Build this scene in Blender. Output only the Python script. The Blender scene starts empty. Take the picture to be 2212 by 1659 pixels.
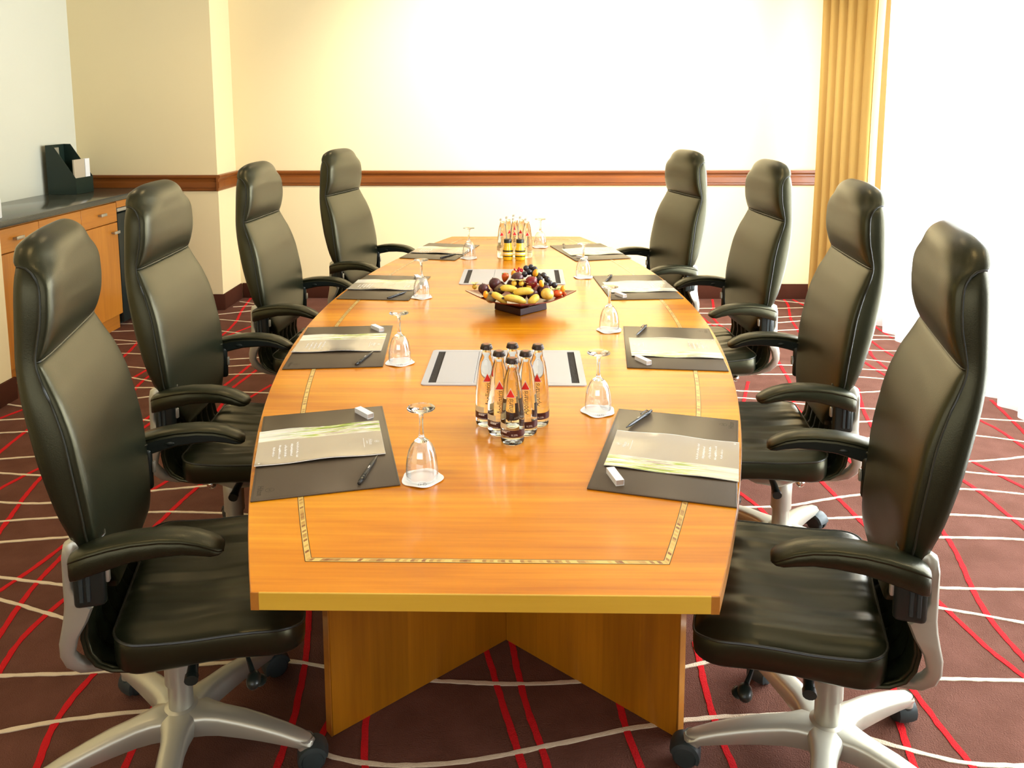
import bpy, bmesh, math, random
from math import pi, sin, cos, radians as rad, sqrt
from mathutils import Vector, Matrix
random.seed(7)
S = bpy.context.scene
COL = S.collection

# ------------------------------------------------------------------ camera
cam_d = bpy.data.cameras.new('camera'); cam = bpy.data.objects.new('camera', cam_d); COL.objects.link(cam)
S.camera = cam
YAW, PITCH, ROLL = 0.019179, 0.1289066, -0.0023978
f_ = Vector((-sin(YAW)*cos(PITCH), cos(YAW)*cos(PITCH), -sin(PITCH)))
r_ = Vector((cos(YAW), sin(YAW), 0)); u_ = r_.cross(f_)
rr = cos(ROLL)*r_ + sin(ROLL)*u_; uu = cos(ROLL)*u_ - sin(ROLL)*r_
M3 = Matrix((rr, uu, -f_)).transposed()
cam.matrix_world = Matrix.Translation((0.0710, 0, 1.5337)) @ M3.to_4x4()
cam_d.sensor_width = 36; cam_d.lens = 1750/2212*36
cam_d.shift_y = -(829.5-449.25)/2212
cam_d.clip_start = .05

# ------------------------------------------------------------------ light and exposure
S.view_settings.view_transform = 'Standard'; S.view_settings.look = 'None'
S.view_settings.gamma = 1; S.view_settings.use_curve_mapping = False
S.view_settings.exposure = 0.0
S.cycles.use_denoising = True
S.cycles.max_bounces = 10; S.cycles.transparent_max_bounces = 16
S.cycles.caustics_reflective = False; S.cycles.sample_clamp_indirect = 6
w = bpy.data.worlds.new('world'); S.world = w; w.use_nodes = True
w.node_tree.nodes['Background'].inputs[0].default_value = (.85, .93, 1, 1)
w.node_tree.nodes['Background'].inputs[1].default_value = 1.2
def area(name, loc, rot, sx, sy, power, color, spread=180):
    d = bpy.data.lights.new(name, 'AREA'); d.shape = 'RECTANGLE'; d.size = sx; d.size_y = sy
    d.energy = power; d.color = color; d.spread = rad(spread)
    o = bpy.data.objects.new(name, d); COL.objects.link(o); o.location = loc; o.rotation_euler = rot
    return o
# daylight outside the window wall, shining through the sheers
area('daylight', (2.95, 3.35, 1.5), (0, rad(90), 0), 2.9, 5.0, 1000, (.88, .95, 1))
# added soft fill from behind the camera, for the camera-facing edges
area('rear_fill', (-.9, -2.15, 1.9), (rad(80), 0, 0), 3.6, 1.5, 38, (.95, .98, 1))

# added unseen spots that whiten the middle of the back wall
for wx in (-.45, .45, 1.3):
    d = bpy.data.lights.new('back_wall_fill', 'SPOT'); d.energy = 210; d.color = (1, .97, .95); d.spot_size = rad(96); d.spot_blend = 1; d.shadow_soft_size = .08
    o = bpy.data.objects.new('back_wall_fill', d); COL.objects.link(o); o.location = (wx, 4.9, 2.8)
    o.rotation_euler = (Vector((wx, 6.28, 1.35))-Vector(o.location)).to_track_quat('-Z', 'Y').to_euler()

# ------------------------------------------------------------------ helpers
class MB:
    def __init__(s): s.v = []; s.f = []; s.m = []; s.uv = {}; s.sm = []
    def add(s, vs, fs, mi=0, sm=True):
        b = len(s.v); s.v += [tuple(x) for x in vs]
        for q in fs: s.f.append(tuple(i+b for i in q)); s.m.append(mi); s.sm.append(sm)
    def box(s, x0, x1, y0, y1, z0, z1, mi=0):
        vs = [(x, y, z) for x in (x0, x1) for y in (y0, y1) for z in (z0, z1)]
        s.add(vs, [(0,1,3,2),(4,6,7,5),(0,4,5,1),(2,3,7,6),(0,2,6,4),(1,5,7,3)], mi, False)
    def rbox(s, x0, x1, y0, y1, z0, z1, r=.004, seg=2, mi=0):
        bm = bmesh.new(); bmesh.ops.create_cube(bm, size=1)
        for v in bm.verts: v.co = Vector(((x0+x1)/2+v.co.x*(x1-x0), (y0+y1)/2+v.co.y*(y1-y0), (z0+z1)/2+v.co.z*(z1-z0)))
        bmesh.ops.bevel(bm, geom=bm.edges[:], offset=r, segments=seg, profile=.5, affect='EDGES')
        bm.verts.index_update()
        s.add([v.co.copy() for v in bm.verts], [[v.index for v in q.verts] for q in bm.faces], mi, True); bm.free()
    def loft(s, rings, close=True, caps=True, mi=0, sm=True):
        n = len(rings[0]); vs = [p for r in rings for p in r]; fs = []
        for i in range(len(rings)-1):
            for j in range(n if close else n-1):
                k = (j+1) % n; fs.append((i*n+j, i*n+k, (i+1)*n+k, (i+1)*n+j))
        if caps:
            fs.append(tuple(reversed(range(n)))); fs.append(tuple((len(rings)-1)*n+j for j in range(n)))
        s.add(vs, fs, mi, sm)
    def lathe(s, prof, n=24, c=(0,0,0), mi=0, caps=False, M=None, sm=True):
        rings = []
        for r, z in prof:
            rings.append([Vector((r*cos(2*pi*j/n), r*sin(2*pi*j/n), z)) for j in range(n)])
        if M is not None: rings = [[M @ p for p in q] for q in rings]
        rings = [[(p[0]+c[0], p[1]+c[1], p[2]+c[2]) for p in q] for q in rings]
        s.loft(rings, True, caps, mi, sm)
    def tube(s, pts, r, n=8, mi=0, closed=False):
        pts = [Vector(p) for p in pts]; m = len(pts); rings = []
        for i, p in enumerate(pts):
            a = pts[(i-1) % m] if (closed or i > 0) else p
            b = pts[(i+1) % m] if (closed or i < m-1) else p
            t = (b-a).normalized(); up = Vector((0,0,1)) if abs(t.z) < .9 else Vector((1,0,0))
            x = t.cross(up).normalized(); y = t.cross(x)
            ri = r[i] if isinstance(r, (list, tuple)) else r
            rings.append([p + x*cos(2*pi*j/n)*ri + y*sin(2*pi*j/n)*ri for j in range(n)])
        if closed: rings.append(rings[0])
        s.loft(rings, True, not closed, mi)
    def strip(s, stations, mi=0, sm=False):
        # stations: list of 4-corner rings
        s.loft(stations, True, True, mi, sm)
    def prism(s, poly, z0, z1, mi=0):
        n = len(poly)
        vs = [(x, y, z0) for x, y in poly] + [(x, y, z1) for x, y in poly]
        s.add(vs, [tuple(reversed(range(n))), tuple(range(n, 2*n))] + [(i, (i+1) % n, n+(i+1) % n, n+i) for i in range(n)], mi, False)
    def ell(s, c, rx, ry, rz, n=16, m=10, M=None, mi=0, fn=None):
        rings = []
        for i in range(m+1):
            a = -pi/2 + pi*i/m; q = []
            for j in range(n):
                b = 2*pi*j/n; p = Vector((rx*max(.001, cos(a))*cos(b), ry*max(.001, cos(a))*sin(b), rz*sin(a)))
                if fn: p = fn(p)
                if M is not None: p = M @ p
                q.append((p.x+c[0], p.y+c[1], p.z+c[2]))
            rings.append(q)
        s.loft(rings, True, True, mi)
    def mesh(s, name, mats, smooth_angle=40):
        me = bpy.data.meshes.new(name); me.from_pydata(s.v, [], s.f)
        for m in (mats if isinstance(mats, (list, tuple)) else [mats]): me.materials.append(m)
        me.polygons.foreach_set('material_index', s.m)
        me.polygons.foreach_set('use_smooth', s.sm)
        bm = bmesh.new(); bm.from_mesh(me)
        bmesh.ops.remove_doubles(bm, verts=bm.verts, dist=1e-6)
        bmesh.ops.recalc_face_normals(bm, faces=bm.faces); 
        for e in bm.edges:
            if len(e.link_faces) == 2 and e.calc_face_angle(0) > rad(smooth_angle): e.smooth = False
        bm.to_mesh(me); bm.free()
        return me
    def build(s, name, mats, parent=None, smooth_angle=40, **tags):
        me = s.mesh(name, mats, smooth_angle)
        o = bpy.data.objects.new(name, me); COL.objects.link(o)
        if parent is not None: o.parent = parent
        for k, v in tags.items(): o[k] = v
        return o
def empty(name, label, cat, loc=(0,0,0), rz=0, group=None):
    o = bpy.data.objects.new(name, None); COL.objects.link(o); o.empty_display_size = .05
    o.location = loc; o.rotation_euler = (0, 0, rz); o['label'] = label; o['category'] = cat
    if group: o['group'] = group
    return o
def tag(o, label, cat, group=None):
    o['label'] = label; o['category'] = cat
    if group: o['group'] = group
    return o
def copy_tree(o, parent=None):
    c = o.copy(); COL.objects.link(c); c.parent = parent
    for ch in list(o.children): copy_tree(ch, c)
    return c
def struct(mb, name, mat, parent=None):
    o = mb.build(name, mat, parent)
    if parent is None: o['kind'] = 'structure'
    return o
def text_mesh(txt, size, shear=0, res=3):
    cu = bpy.data.curves.new('t', 'FONT'); cu.body = txt; cu.size = size; cu.shear = shear; cu.resolution_u = res
    cu.align_x = 'CENTER'; cu.align_y = 'CENTER'
    o = bpy.data.objects.new('t', cu); COL.objects.link(o)
    dg = bpy.context.evaluated_depsgraph_get()
    me = bpy.data.meshes.new_from_object(o.evaluated_get(dg))
    bm = bmesh.new(); bm.from_mesh(me); 
    vs = [v.co.copy() for v in bm.verts]; bm.verts.index_update(); fs = [[v.index for v in f.verts] for f in bm.faces]
    bm.free(); bpy.data.objects.remove(o); bpy.data.curves.remove(cu); bpy.data.meshes.remove(me)
    return vs, fs
def smooth_interp(tab, x):
    # monotone-ish cubic (catmull) interpolation in a table [(x, y...)]
    if x <= tab[0][0]: return tab[0][1:]
    if x >= tab[-1][0]: return tab[-1][1:]
    for i in range(len(tab)-1):
        if tab[i][0] <= x <= tab[i+1][0]:
            a = tab[i]; b = tab[i+1]; t = (x-a[0])/(b[0]-a[0])
            p = tab[i-1] if i > 0 else a; q = tab[i+2] if i+2 < len(tab) else b
            out = []
            for k in range(1, len(a)):
                m0 = (b[k]-p[k])/max(1e-6, b[0]-p[0]) if i > 0 else (b[k]-a[k])/(b[0]-a[0])
                m1 = (q[k]-a[k])/max(1e-6, q[0]-a[0]) if i+2 < len(tab) else (b[k]-a[k])/(b[0]-a[0])
                h = b[0]-a[0]; t2 = t*t; t3 = t2*t
                out.append((2*t3-3*t2+1)*a[k] + (t3-2*t2+t)*h*m0 + (-2*t3+3*t2)*b[k] + (t3-t2)*h*m1)
            return tuple(out)

# ------------------------------------------------------------------ materials
def mat(name, col, rough=.5, spec=.5, metal=0, bump=None, vary=None, trans=0, ior=1.45, coat=0, coat_r=.1, alpha=1):
    m = bpy.data.materials.new(name); m.use_nodes = True; nt = m.node_tree; b = nt.nodes['Principled BSDF']
    b.inputs['Base Color'].default_value = (*col, 1); b.inputs['Roughness'].default_value = rough
    b.inputs['Specular IOR Level'].default_value = spec; b.inputs['Metallic'].default_value = metal
    b.inputs['Transmission Weight'].default_value = trans; b.inputs['IOR'].default_value = ior
    b.inputs['Coat Weight'].default_value = coat; b.inputs['Coat Roughness'].default_value = coat_r
    tc = nt.nodes.new('ShaderNodeTexCoord')
    if bump:
        sc, st, dist = bump[:3]; scale3 = bump[3] if len(bump) > 3 else (1, 1, 1)
        mp = nt.nodes.new('ShaderNodeMapping'); mp.inputs['Scale'].default_value = scale3
        nz = nt.nodes.new('ShaderNodeTexNoise'); nz.inputs['Scale'].default_value = sc; nz.inputs['Detail'].default_value = 4
        bp = nt.nodes.new('ShaderNodeBump'); bp.inputs['Strength'].default_value = st; bp.inputs['Distance'].default_value = dist
        nt.links.new(tc.outputs['Object'], mp.inputs[0]); nt.links.new(mp.outputs[0], nz.inputs['Vector'])
        nt.links.new(nz.outputs['Fac'], bp.inputs['Height']); nt.links.new(bp.outputs[0], b.inputs['Normal'])
    if vary:
        sc, col2, scale3 = vary
        mp = nt.nodes.new('ShaderNodeMapping'); mp.inputs['Scale'].default_value = scale3
        nz = nt.nodes.new('ShaderNodeTexNoise'); nz.inputs['Scale'].default_value = sc; nz.inputs['Detail'].default_value = 5
        rp = nt.nodes.new('ShaderNodeValToRGB'); rp.color_ramp.elements[0].position = .35; rp.color_ramp.elements[1].position = .65
        rp.color_ramp.elements[0].color = (*col, 1); rp.color_ramp.elements[1].color = (*col2, 1)
        nt.links.new(tc.outputs['Object'], mp.inputs[0]); nt.links.new(mp.outputs[0], nz.inputs['Vector'])
        nt.links.new(nz.outputs['Fac'], rp.inputs[0]); nt.links.new(rp.outputs[0], b.inputs['Base Color'])
    return m
def wood(name, cols, axis, fine=60, stretch=.04, rough=.3, coat=.5, band=None, bandcols=None, spec=.5):
    # grain runs along axis; cols = dark, mid, light
    m = bpy.data.materials.new(name); m.use_nodes = True; nt = m.node_tree; b = nt.nodes['Principled BSDF']
    L = nt.links.new
    tc = nt.nodes.new('ShaderNodeTexCoord')
    mp = nt.nodes.new('ShaderNodeMapping'); sc = [1, 1, 1]; sc[axis] = stretch; mp.inputs['Scale'].default_value = sc
    L(tc.outputs['Object'], mp.inputs[0])
    n1 = nt.nodes.new('ShaderNodeTexNoise'); n1.inputs['Scale'].default_value = fine; n1.inputs['Detail'].default_value = 6; n1.inputs['Roughness'].default_value = .65
    L(mp.outputs[0], n1.inputs['Vector'])
    mp2 = nt.nodes.new('ShaderNodeMapping'); sc2 = [1, 1, 1]; sc2[axis] = .22; mp2.inputs['Scale'].default_value = sc2
    L(tc.outputs['Object'], mp2.inputs[0])
    n2 = nt.nodes.new('ShaderNodeTexNoise'); n2.inputs['Scale'].default_value = 7; n2.inputs['Detail'].default_value = 3; n2.inputs['Distortion'].default_value = .6
    L(mp2.outputs[0], n2.inputs['Vector'])
    mx = nt.nodes.new('ShaderNodeMix'); mx.inputs[0].default_value = .55
    L(n1.outputs['Fac'], mx.inputs[2]); L(n2.outputs['Fac'], mx.inputs[3])
    rp = nt.nodes.new('ShaderNodeValToRGB'); e = rp.color_ramp.elements
    e[0].position = .33; e[0].color = (*cols[0], 1); e[1].position = .68; e[1].color = (*cols[2], 1)
    k = e.new(.5); k.color = (*cols[1], 1)
    L(mx.outputs[0], rp.inputs[0]); out = rp.outputs[0]
    if band:
        ax, width, amt = band
        sp = nt.nodes.new('ShaderNodeSeparateXYZ'); L(tc.outputs['Object'], sp.inputs[0])
        mu = nt.nodes.new('ShaderNodeMath'); mu.operation = 'MULTIPLY'; mu.inputs[1].default_value = 1/width
        L(sp.outputs[ax], mu.inputs[0])
        fl = nt.nodes.new('ShaderNodeMath'); fl.operation = 'FLOOR'; L(mu.outputs[0], fl.inputs[0])
        wn = nt.nodes.new('ShaderNodeTexWhiteNoise'); wn.noise_dimensions = '1D'; L(fl.outputs[0], wn.inputs['W'])
        hs = nt.nodes.new('ShaderNodeHueSaturation'); 
        mr = nt.nodes.new('ShaderNodeMapRange'); mr.inputs[3].default_value = 1-amt; mr.inputs[4].default_value = 1+amt
        L(wn.outputs[0], mr.inputs[0]); L(mr.outputs[0], hs.inputs['Value']); L(out, hs.inputs['Color']); out = hs.outputs[0]
    L(out, b.inputs['Base Color'])
    b.inputs['Roughness'].default_value = rough; b.inputs['Coat Weight'].default_value = coat; b.inputs['Coat Roughness'].default_value = .12
    b.inputs['Specular IOR Level'].default_value = spec
    return m
def thin_glass(name, tint=(1, 1, 1), f0=.06, edge=(.7, .75, .75)):
    m = bpy.data.materials.new(name); m.use_nodes = True; nt = m.node_tree; nt.nodes.clear(); L = nt.links.new
    o = nt.nodes.new('ShaderNodeOutputMaterial'); mx = nt.nodes.new('ShaderNodeMixShader')
    t = nt.nodes.new('ShaderNodeBsdfTransparent'); g = nt.nodes.new('ShaderNodeBsdfGlossy'); g.inputs['Roughness'].default_value = .02
    g.inputs['Color'].default_value = (1, 1, 1, 1)
    lw = nt.nodes.new('ShaderNodeLayerWeight'); lw.inputs['Blend'].default_value = .5
    pw = nt.nodes.new('ShaderNodeMath'); pw.operation = 'POWER'; pw.inputs[1].default_value = 4; L(lw.outputs['Facing'], pw.inputs[0])
    fr = nt.nodes.new('ShaderNodeMath'); fr.operation = 'MULTIPLY_ADD'; fr.inputs[1].default_value = .9; fr.inputs[2].default_value = f0; L(pw.outputs[0], fr.inputs[0])
    rp = nt.nodes.new('ShaderNodeValToRGB'); rp.color_ramp.elements[0].color = (*tint, 1); rp.color_ramp.elements[1].color = (*edge, 1)
    rp.color_ramp.elements[0].position = .5
    L(lw.outputs['Facing'], rp.inputs[0]); L(rp.outputs[0], t.inputs[0])
    L(fr.outputs[0], mx.inputs[0]); L(t.outputs[0], mx.inputs[1]); L(g.outputs[0], mx.inputs[2]); L(mx.outputs[0], o.inputs[0])
    return m

LEATHER = mat('leather', (.007, .0095, .005), .33, .60, bump=(420, .12, .002))
LEATHER_SEAT = mat('seat_leather', (.007, .0095, .005), .31, .64, bump=(2.0, .9, .05, (.9, 4.2, 1)))
for m_ in (LEATHER, LEATHER_SEAT): m_.node_tree.nodes['Principled BSDF'].inputs['Specular Tint'].default_value = (1, .88, .52, 1)
LEATHER_SEAT.node_tree.nodes['Noise Texture'].inputs['Detail'].default_value = 1.5
PIPING = mat('piping_leather', (.018, .018, .011), .35, .5)
PLASTIC = mat('black_plastic', (.012, .017, .014), .32, .5)
SILVER = mat('satin_aluminium', (.46, .44, .36), .36, .5, metal=.55, bump=(90, .05, .001))
CHROME = mat('chrome', (.8, .78, .72), .12, .5, metal=1)
RUBBER = mat('caster_rubber', (.03, .04, .04), .4, .4)
TOPWOOD = wood('cherry_veneer', ((.43, .125, .003), (.62, .215, .006), (.76, .34, .014)), 0, rough=.24, coat=.25, spec=.4, stretch=.03, band=(1, .17, .10))
SIDEWOOD = wood('cherry_edge', ((.38, .13, .015), (.45, .17, .02), (.52, .2, .03)), 1, rough=.3)
MAPLE = wood('maple_edge', ((.66, .38, .03), (.74, .45, .045), (.80, .50, .06)), 0, rough=.3, fine=25)
PANELWOOD = wood('cherry_panel', ((.30, .10, .003), (.40, .145, .004), (.50, .19, .007)), 2, rough=.35, coat=.3, band=(0, .11, .10))
CABWOOD = wood('cabinet_cherry', ((.40, .14, .016), (.50, .185, .022), (.58, .23, .03)), 2, rough=.35, coat=.25)
CABWOOD_H = wood('cabinet_cherry_flat', ((.38, .13, .016), (.46, .165, .02), (.52, .2, .026)), 1, rough=.35, coat=.25)
DADO = wood('dado_wood', ((.15, .038, .004), (.20, .055, .006), (.25, .072, .008)), 0, rough=.4, coat=.2, fine=30)
def wallmat(name, c):
    return mat(name, c, .75, .2, bump=(240, .08, .002))
WALL = wallmat('cream_wallpaper', (.80, .66, .38))
WALL_WHITE = wallmat('pale_alcove_paint', (.66, .65, .52))
CEIL = mat('ceiling_paint', (.42, .40, .35), .9, .1)
WALL_DARK = mat('wood_panel_wall', (.22, .13, .07), .6, .3)
BASE = mat('baseboard_carpet', (.060, .018, .009), .85, .1, bump=(300, .3, .003))
GRANITE = mat('dark_granite', (.045, .05, .04), .16, .5, vary=(220, (.09, .09, .07), (1, 1, 1)))
CARPET = mat('brown_carpet', (.115, .048, .032), .95, .08, bump=(260, .7, .006), vary=(9, (.145, .062, .044), (1, 1, 1)))
CREAMLINE = mat('cream_yarn', (.72, .60, .44), .95, .05, bump=(300, .7, .005))
REDLINE = mat('red_yarn', (.58, .016, .02), .9, .08, bump=(300, .7, .005))

CREAM=[[(-2.697,3.985),(-2.582,3.95),(-2.52,3.931),(-1.84,3.766),(-1.759,3.752),(-1.641,3.732)],[(-3.591,3.556),(-2.508,3.748),(-2.401,3.767),(-2.283,3.788)],[(-3.496,3.435),(-2.408,3.595),(-2.279,3.614),(-2.16,3.631)],[(-3.304,3.096),(-2.226,3.316),(-2.177,3.326),(-2.073,3.346),(-1.955,3.369)],[(-3.226,3.351),(-2.139,3.184),(-2.035,3.168),(-1.93,3.161),(-1.545,3.19),(-1.51,3.193),(-1.39,3.203)],[(-3.066,3.09),(-1.977,2.936),(-1.885,2.923),(-1.759,2.93),(-1.466,3.023),(-1.399,3.045),(-1.335,3.058),(-1.217,3.082)],[(-2.962,2.581),(-1.882,2.79),(-1.789,2.808),(-1.681,2.823),(-1.398,2.865),(-1.305,2.872),(-1.136,2.867),(-1.062,2.861),(-0.942,2.851)],[(-2.869,2.442),(-1.789,2.648),(-1.7,2.665),(-1.587,2.683),(-1.468,2.702)],[(-2.734,2.638),(-1.652,2.438),(-1.533,2.416),(-1.408,2.397),(-1.289,2.379)],[(-2.621,2.66),(-1.575,2.32),(-1.498,2.295),(-1.41,2.261),(-1.317,2.229),(-1.204,2.19)],[(-2.452,1.907),(-1.355,1.983),(-1.254,1.99),(-1.161,1.994),(-0.617,2.062),(-0.578,2.061),(-0.53,2.044),(-0.477,2.027),(-0.184,1.98),(-0.114,1.98),(-0.039,1.975),(0.049,1.971),(0.116,1.977),(0.207,1.984),(0.487,2.041),(0.527,2.054),(0.641,2.091)],[(-2.268,1.432),(-1.227,1.788),(-1.148,1.815),(-1.062,1.835),(-0.974,1.853),(-0.943,1.857),(-0.824,1.872)],[(-2.299,6.202),(-2.192,6.148),(-2.078,6.09),(-1.971,6.036)],[(-2.307,5.94),(-2.19,5.967),(-2.036,6.003),(-1.919,6.03)],[(-2.315,5.689),(-2.208,5.743),(-1.996,5.851),(-1.889,5.905)],[(-2.265,5.646),(-2.149,5.615),(-1.88,5.544),(-1.764,5.513)],[(-2.135,5.359),(-2.022,5.319),(-1.807,5.244),(-1.694,5.204)],[(-1.889,4.664),(-1.772,4.692),(-1.616,4.73),(-1.499,4.758)],[(-1.857,4.54),(-1.74,4.565),(-1.579,4.599),(-1.462,4.624)],[(-1.806,4.413),(-1.687,4.425),(-1.515,4.443),(-1.396,4.455)],[(-2.874,5.489),(-2.754,5.491),(-2.699,5.492),(-2.579,5.494)],[(-2.829,5.282),(-2.711,5.301),(-2.605,5.318),(-2.487,5.337)],[(-2.79,5.137),(-2.673,5.112),(-2.464,5.067),(-2.347,5.042)],[(-2.721,4.972),(-2.603,4.994),(-2.43,5.026),(-1.948,5.135),(-1.869,5.146),(-1.75,5.163)],[(-2.601,4.833),(-2.482,4.821),(-2.306,4.804),(-2.187,4.792)],[(-2.451,4.6),(-2.334,4.573),(-2.158,4.533),(-2.041,4.506)],[(-2.334,4.44),(-2.223,4.395),(-2.038,4.32),(-1.927,4.275)],[(-2.221,4.185),(-2.102,4.201),(-1.982,4.217),(-1.444,4.148),(-1.363,4.142),(-1.243,4.133)],[(-2.116,3.996),(-2.005,4.042),(-1.921,4.077),(-1.81,4.123)],[(-0.699,1.843),(-0.588,1.797),(-0.514,1.766),(-0.458,1.748),(-0.39,1.725),(-0.336,1.705),(-0.286,1.701),(-0.188,1.7),(-0.115,1.707),(-0.026,1.726),(0.051,1.745),(0.142,1.773),(0.235,1.798),(0.298,1.819),(0.371,1.834),(0.447,1.851),(0.523,1.864),(0.617,1.87),(0.737,1.878)],[(1.212,2.357),(1.327,2.322),(1.436,2.289),(1.543,2.252),(2.583,1.893)],[(1.063,2.015),(1.183,2.012),(1.256,2.01),(1.397,2.008),(2.497,1.992)],[(0.877,1.811),(0.988,1.765),(1.043,1.742),(1.103,1.723),(1.227,1.725),(2.327,1.743)],[(2.003,3.665),(2.119,3.633),(2.214,3.607),(2.328,3.559),(3.342,3.132)],[(1.812,3.334),(1.931,3.346),(2.075,3.361),(2.233,3.4),(3.301,3.664)],[(1.755,3.287),(1.871,3.257),(1.998,3.224),(2.117,3.207),(3.206,3.051)],[(1.423,2.73),(1.543,2.729),(1.697,2.728),(1.824,2.719),(2.921,2.641)],[(1.259,2.429),(1.379,2.425),(1.487,2.421),(1.644,2.419),(2.744,2.405)],[(1.302,6.291),(1.422,6.287),(1.662,6.278),(1.782,6.274)],[(1.239,5.944),(1.358,5.956),(1.465,5.967),(1.954,5.962),(2.167,5.993),(2.286,6.01)],[(1.21,5.825),(1.33,5.821),(1.411,5.818),(1.531,5.814)],[(1.205,5.518),(1.325,5.519),(1.529,5.521),(1.832,5.564),(2.016,5.62),(2.131,5.655)],[(1.285,5.238),(1.4,5.273),(1.492,5.301),(1.773,5.371),(1.927,5.395),(2.046,5.413)],[(1.917,6.249),(2.027,6.202),(2.215,6.121),(2.325,6.074)],[(1.759,5.695),(1.878,5.714),(2.056,5.742),(2.175,5.761)],[(1.445,4.646),(1.565,4.637),(1.681,4.628),(1.996,4.567),(2.159,4.545),(2.278,4.529)],[(1.373,4.47),(1.493,4.471),(1.632,4.472),(1.939,4.434),(2.079,4.396),(2.195,4.365)],[(1.07,4.217),(1.189,4.202),(1.293,4.189),(1.834,4.182),(1.977,4.206),(2.095,4.226)],[(1.051,4.112),(1.17,4.098),(1.286,4.084),(1.374,4.041),(1.536,3.996),(1.741,3.96),(1.835,3.951),(2.254,3.834),(2.444,3.803),(2.562,3.784)],[(2.213,5.287),(2.331,5.266),(2.441,5.246),(2.559,5.225)],[(2.165,5.125),(2.282,5.15),(2.431,5.182),(2.477,5.152),(2.578,5.086)],[(2.049,4.938),(2.169,4.93),(2.366,4.917),(2.486,4.909)],[(1.978,4.8),(2.089,4.754),(2.24,4.691),(2.351,4.645)],[(1.546,3.759),(1.664,3.778),(1.751,3.792),(1.869,3.811)],[(1.472,3.541),(1.588,3.573),(1.646,3.589),(1.762,3.621)],[(0.761,2.937),(0.881,2.938),(1.005,2.939),(1.104,2.956),(1.258,3.013),(1.422,3.056),(1.769,3.1),(1.876,3.094),(2.025,3.055),(3.089,2.776)],[(1.129,2.852),(1.249,2.862),(1.356,2.871),(1.641,2.895),(1.783,2.882),(1.908,2.859),(2.99,2.66)]]
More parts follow.
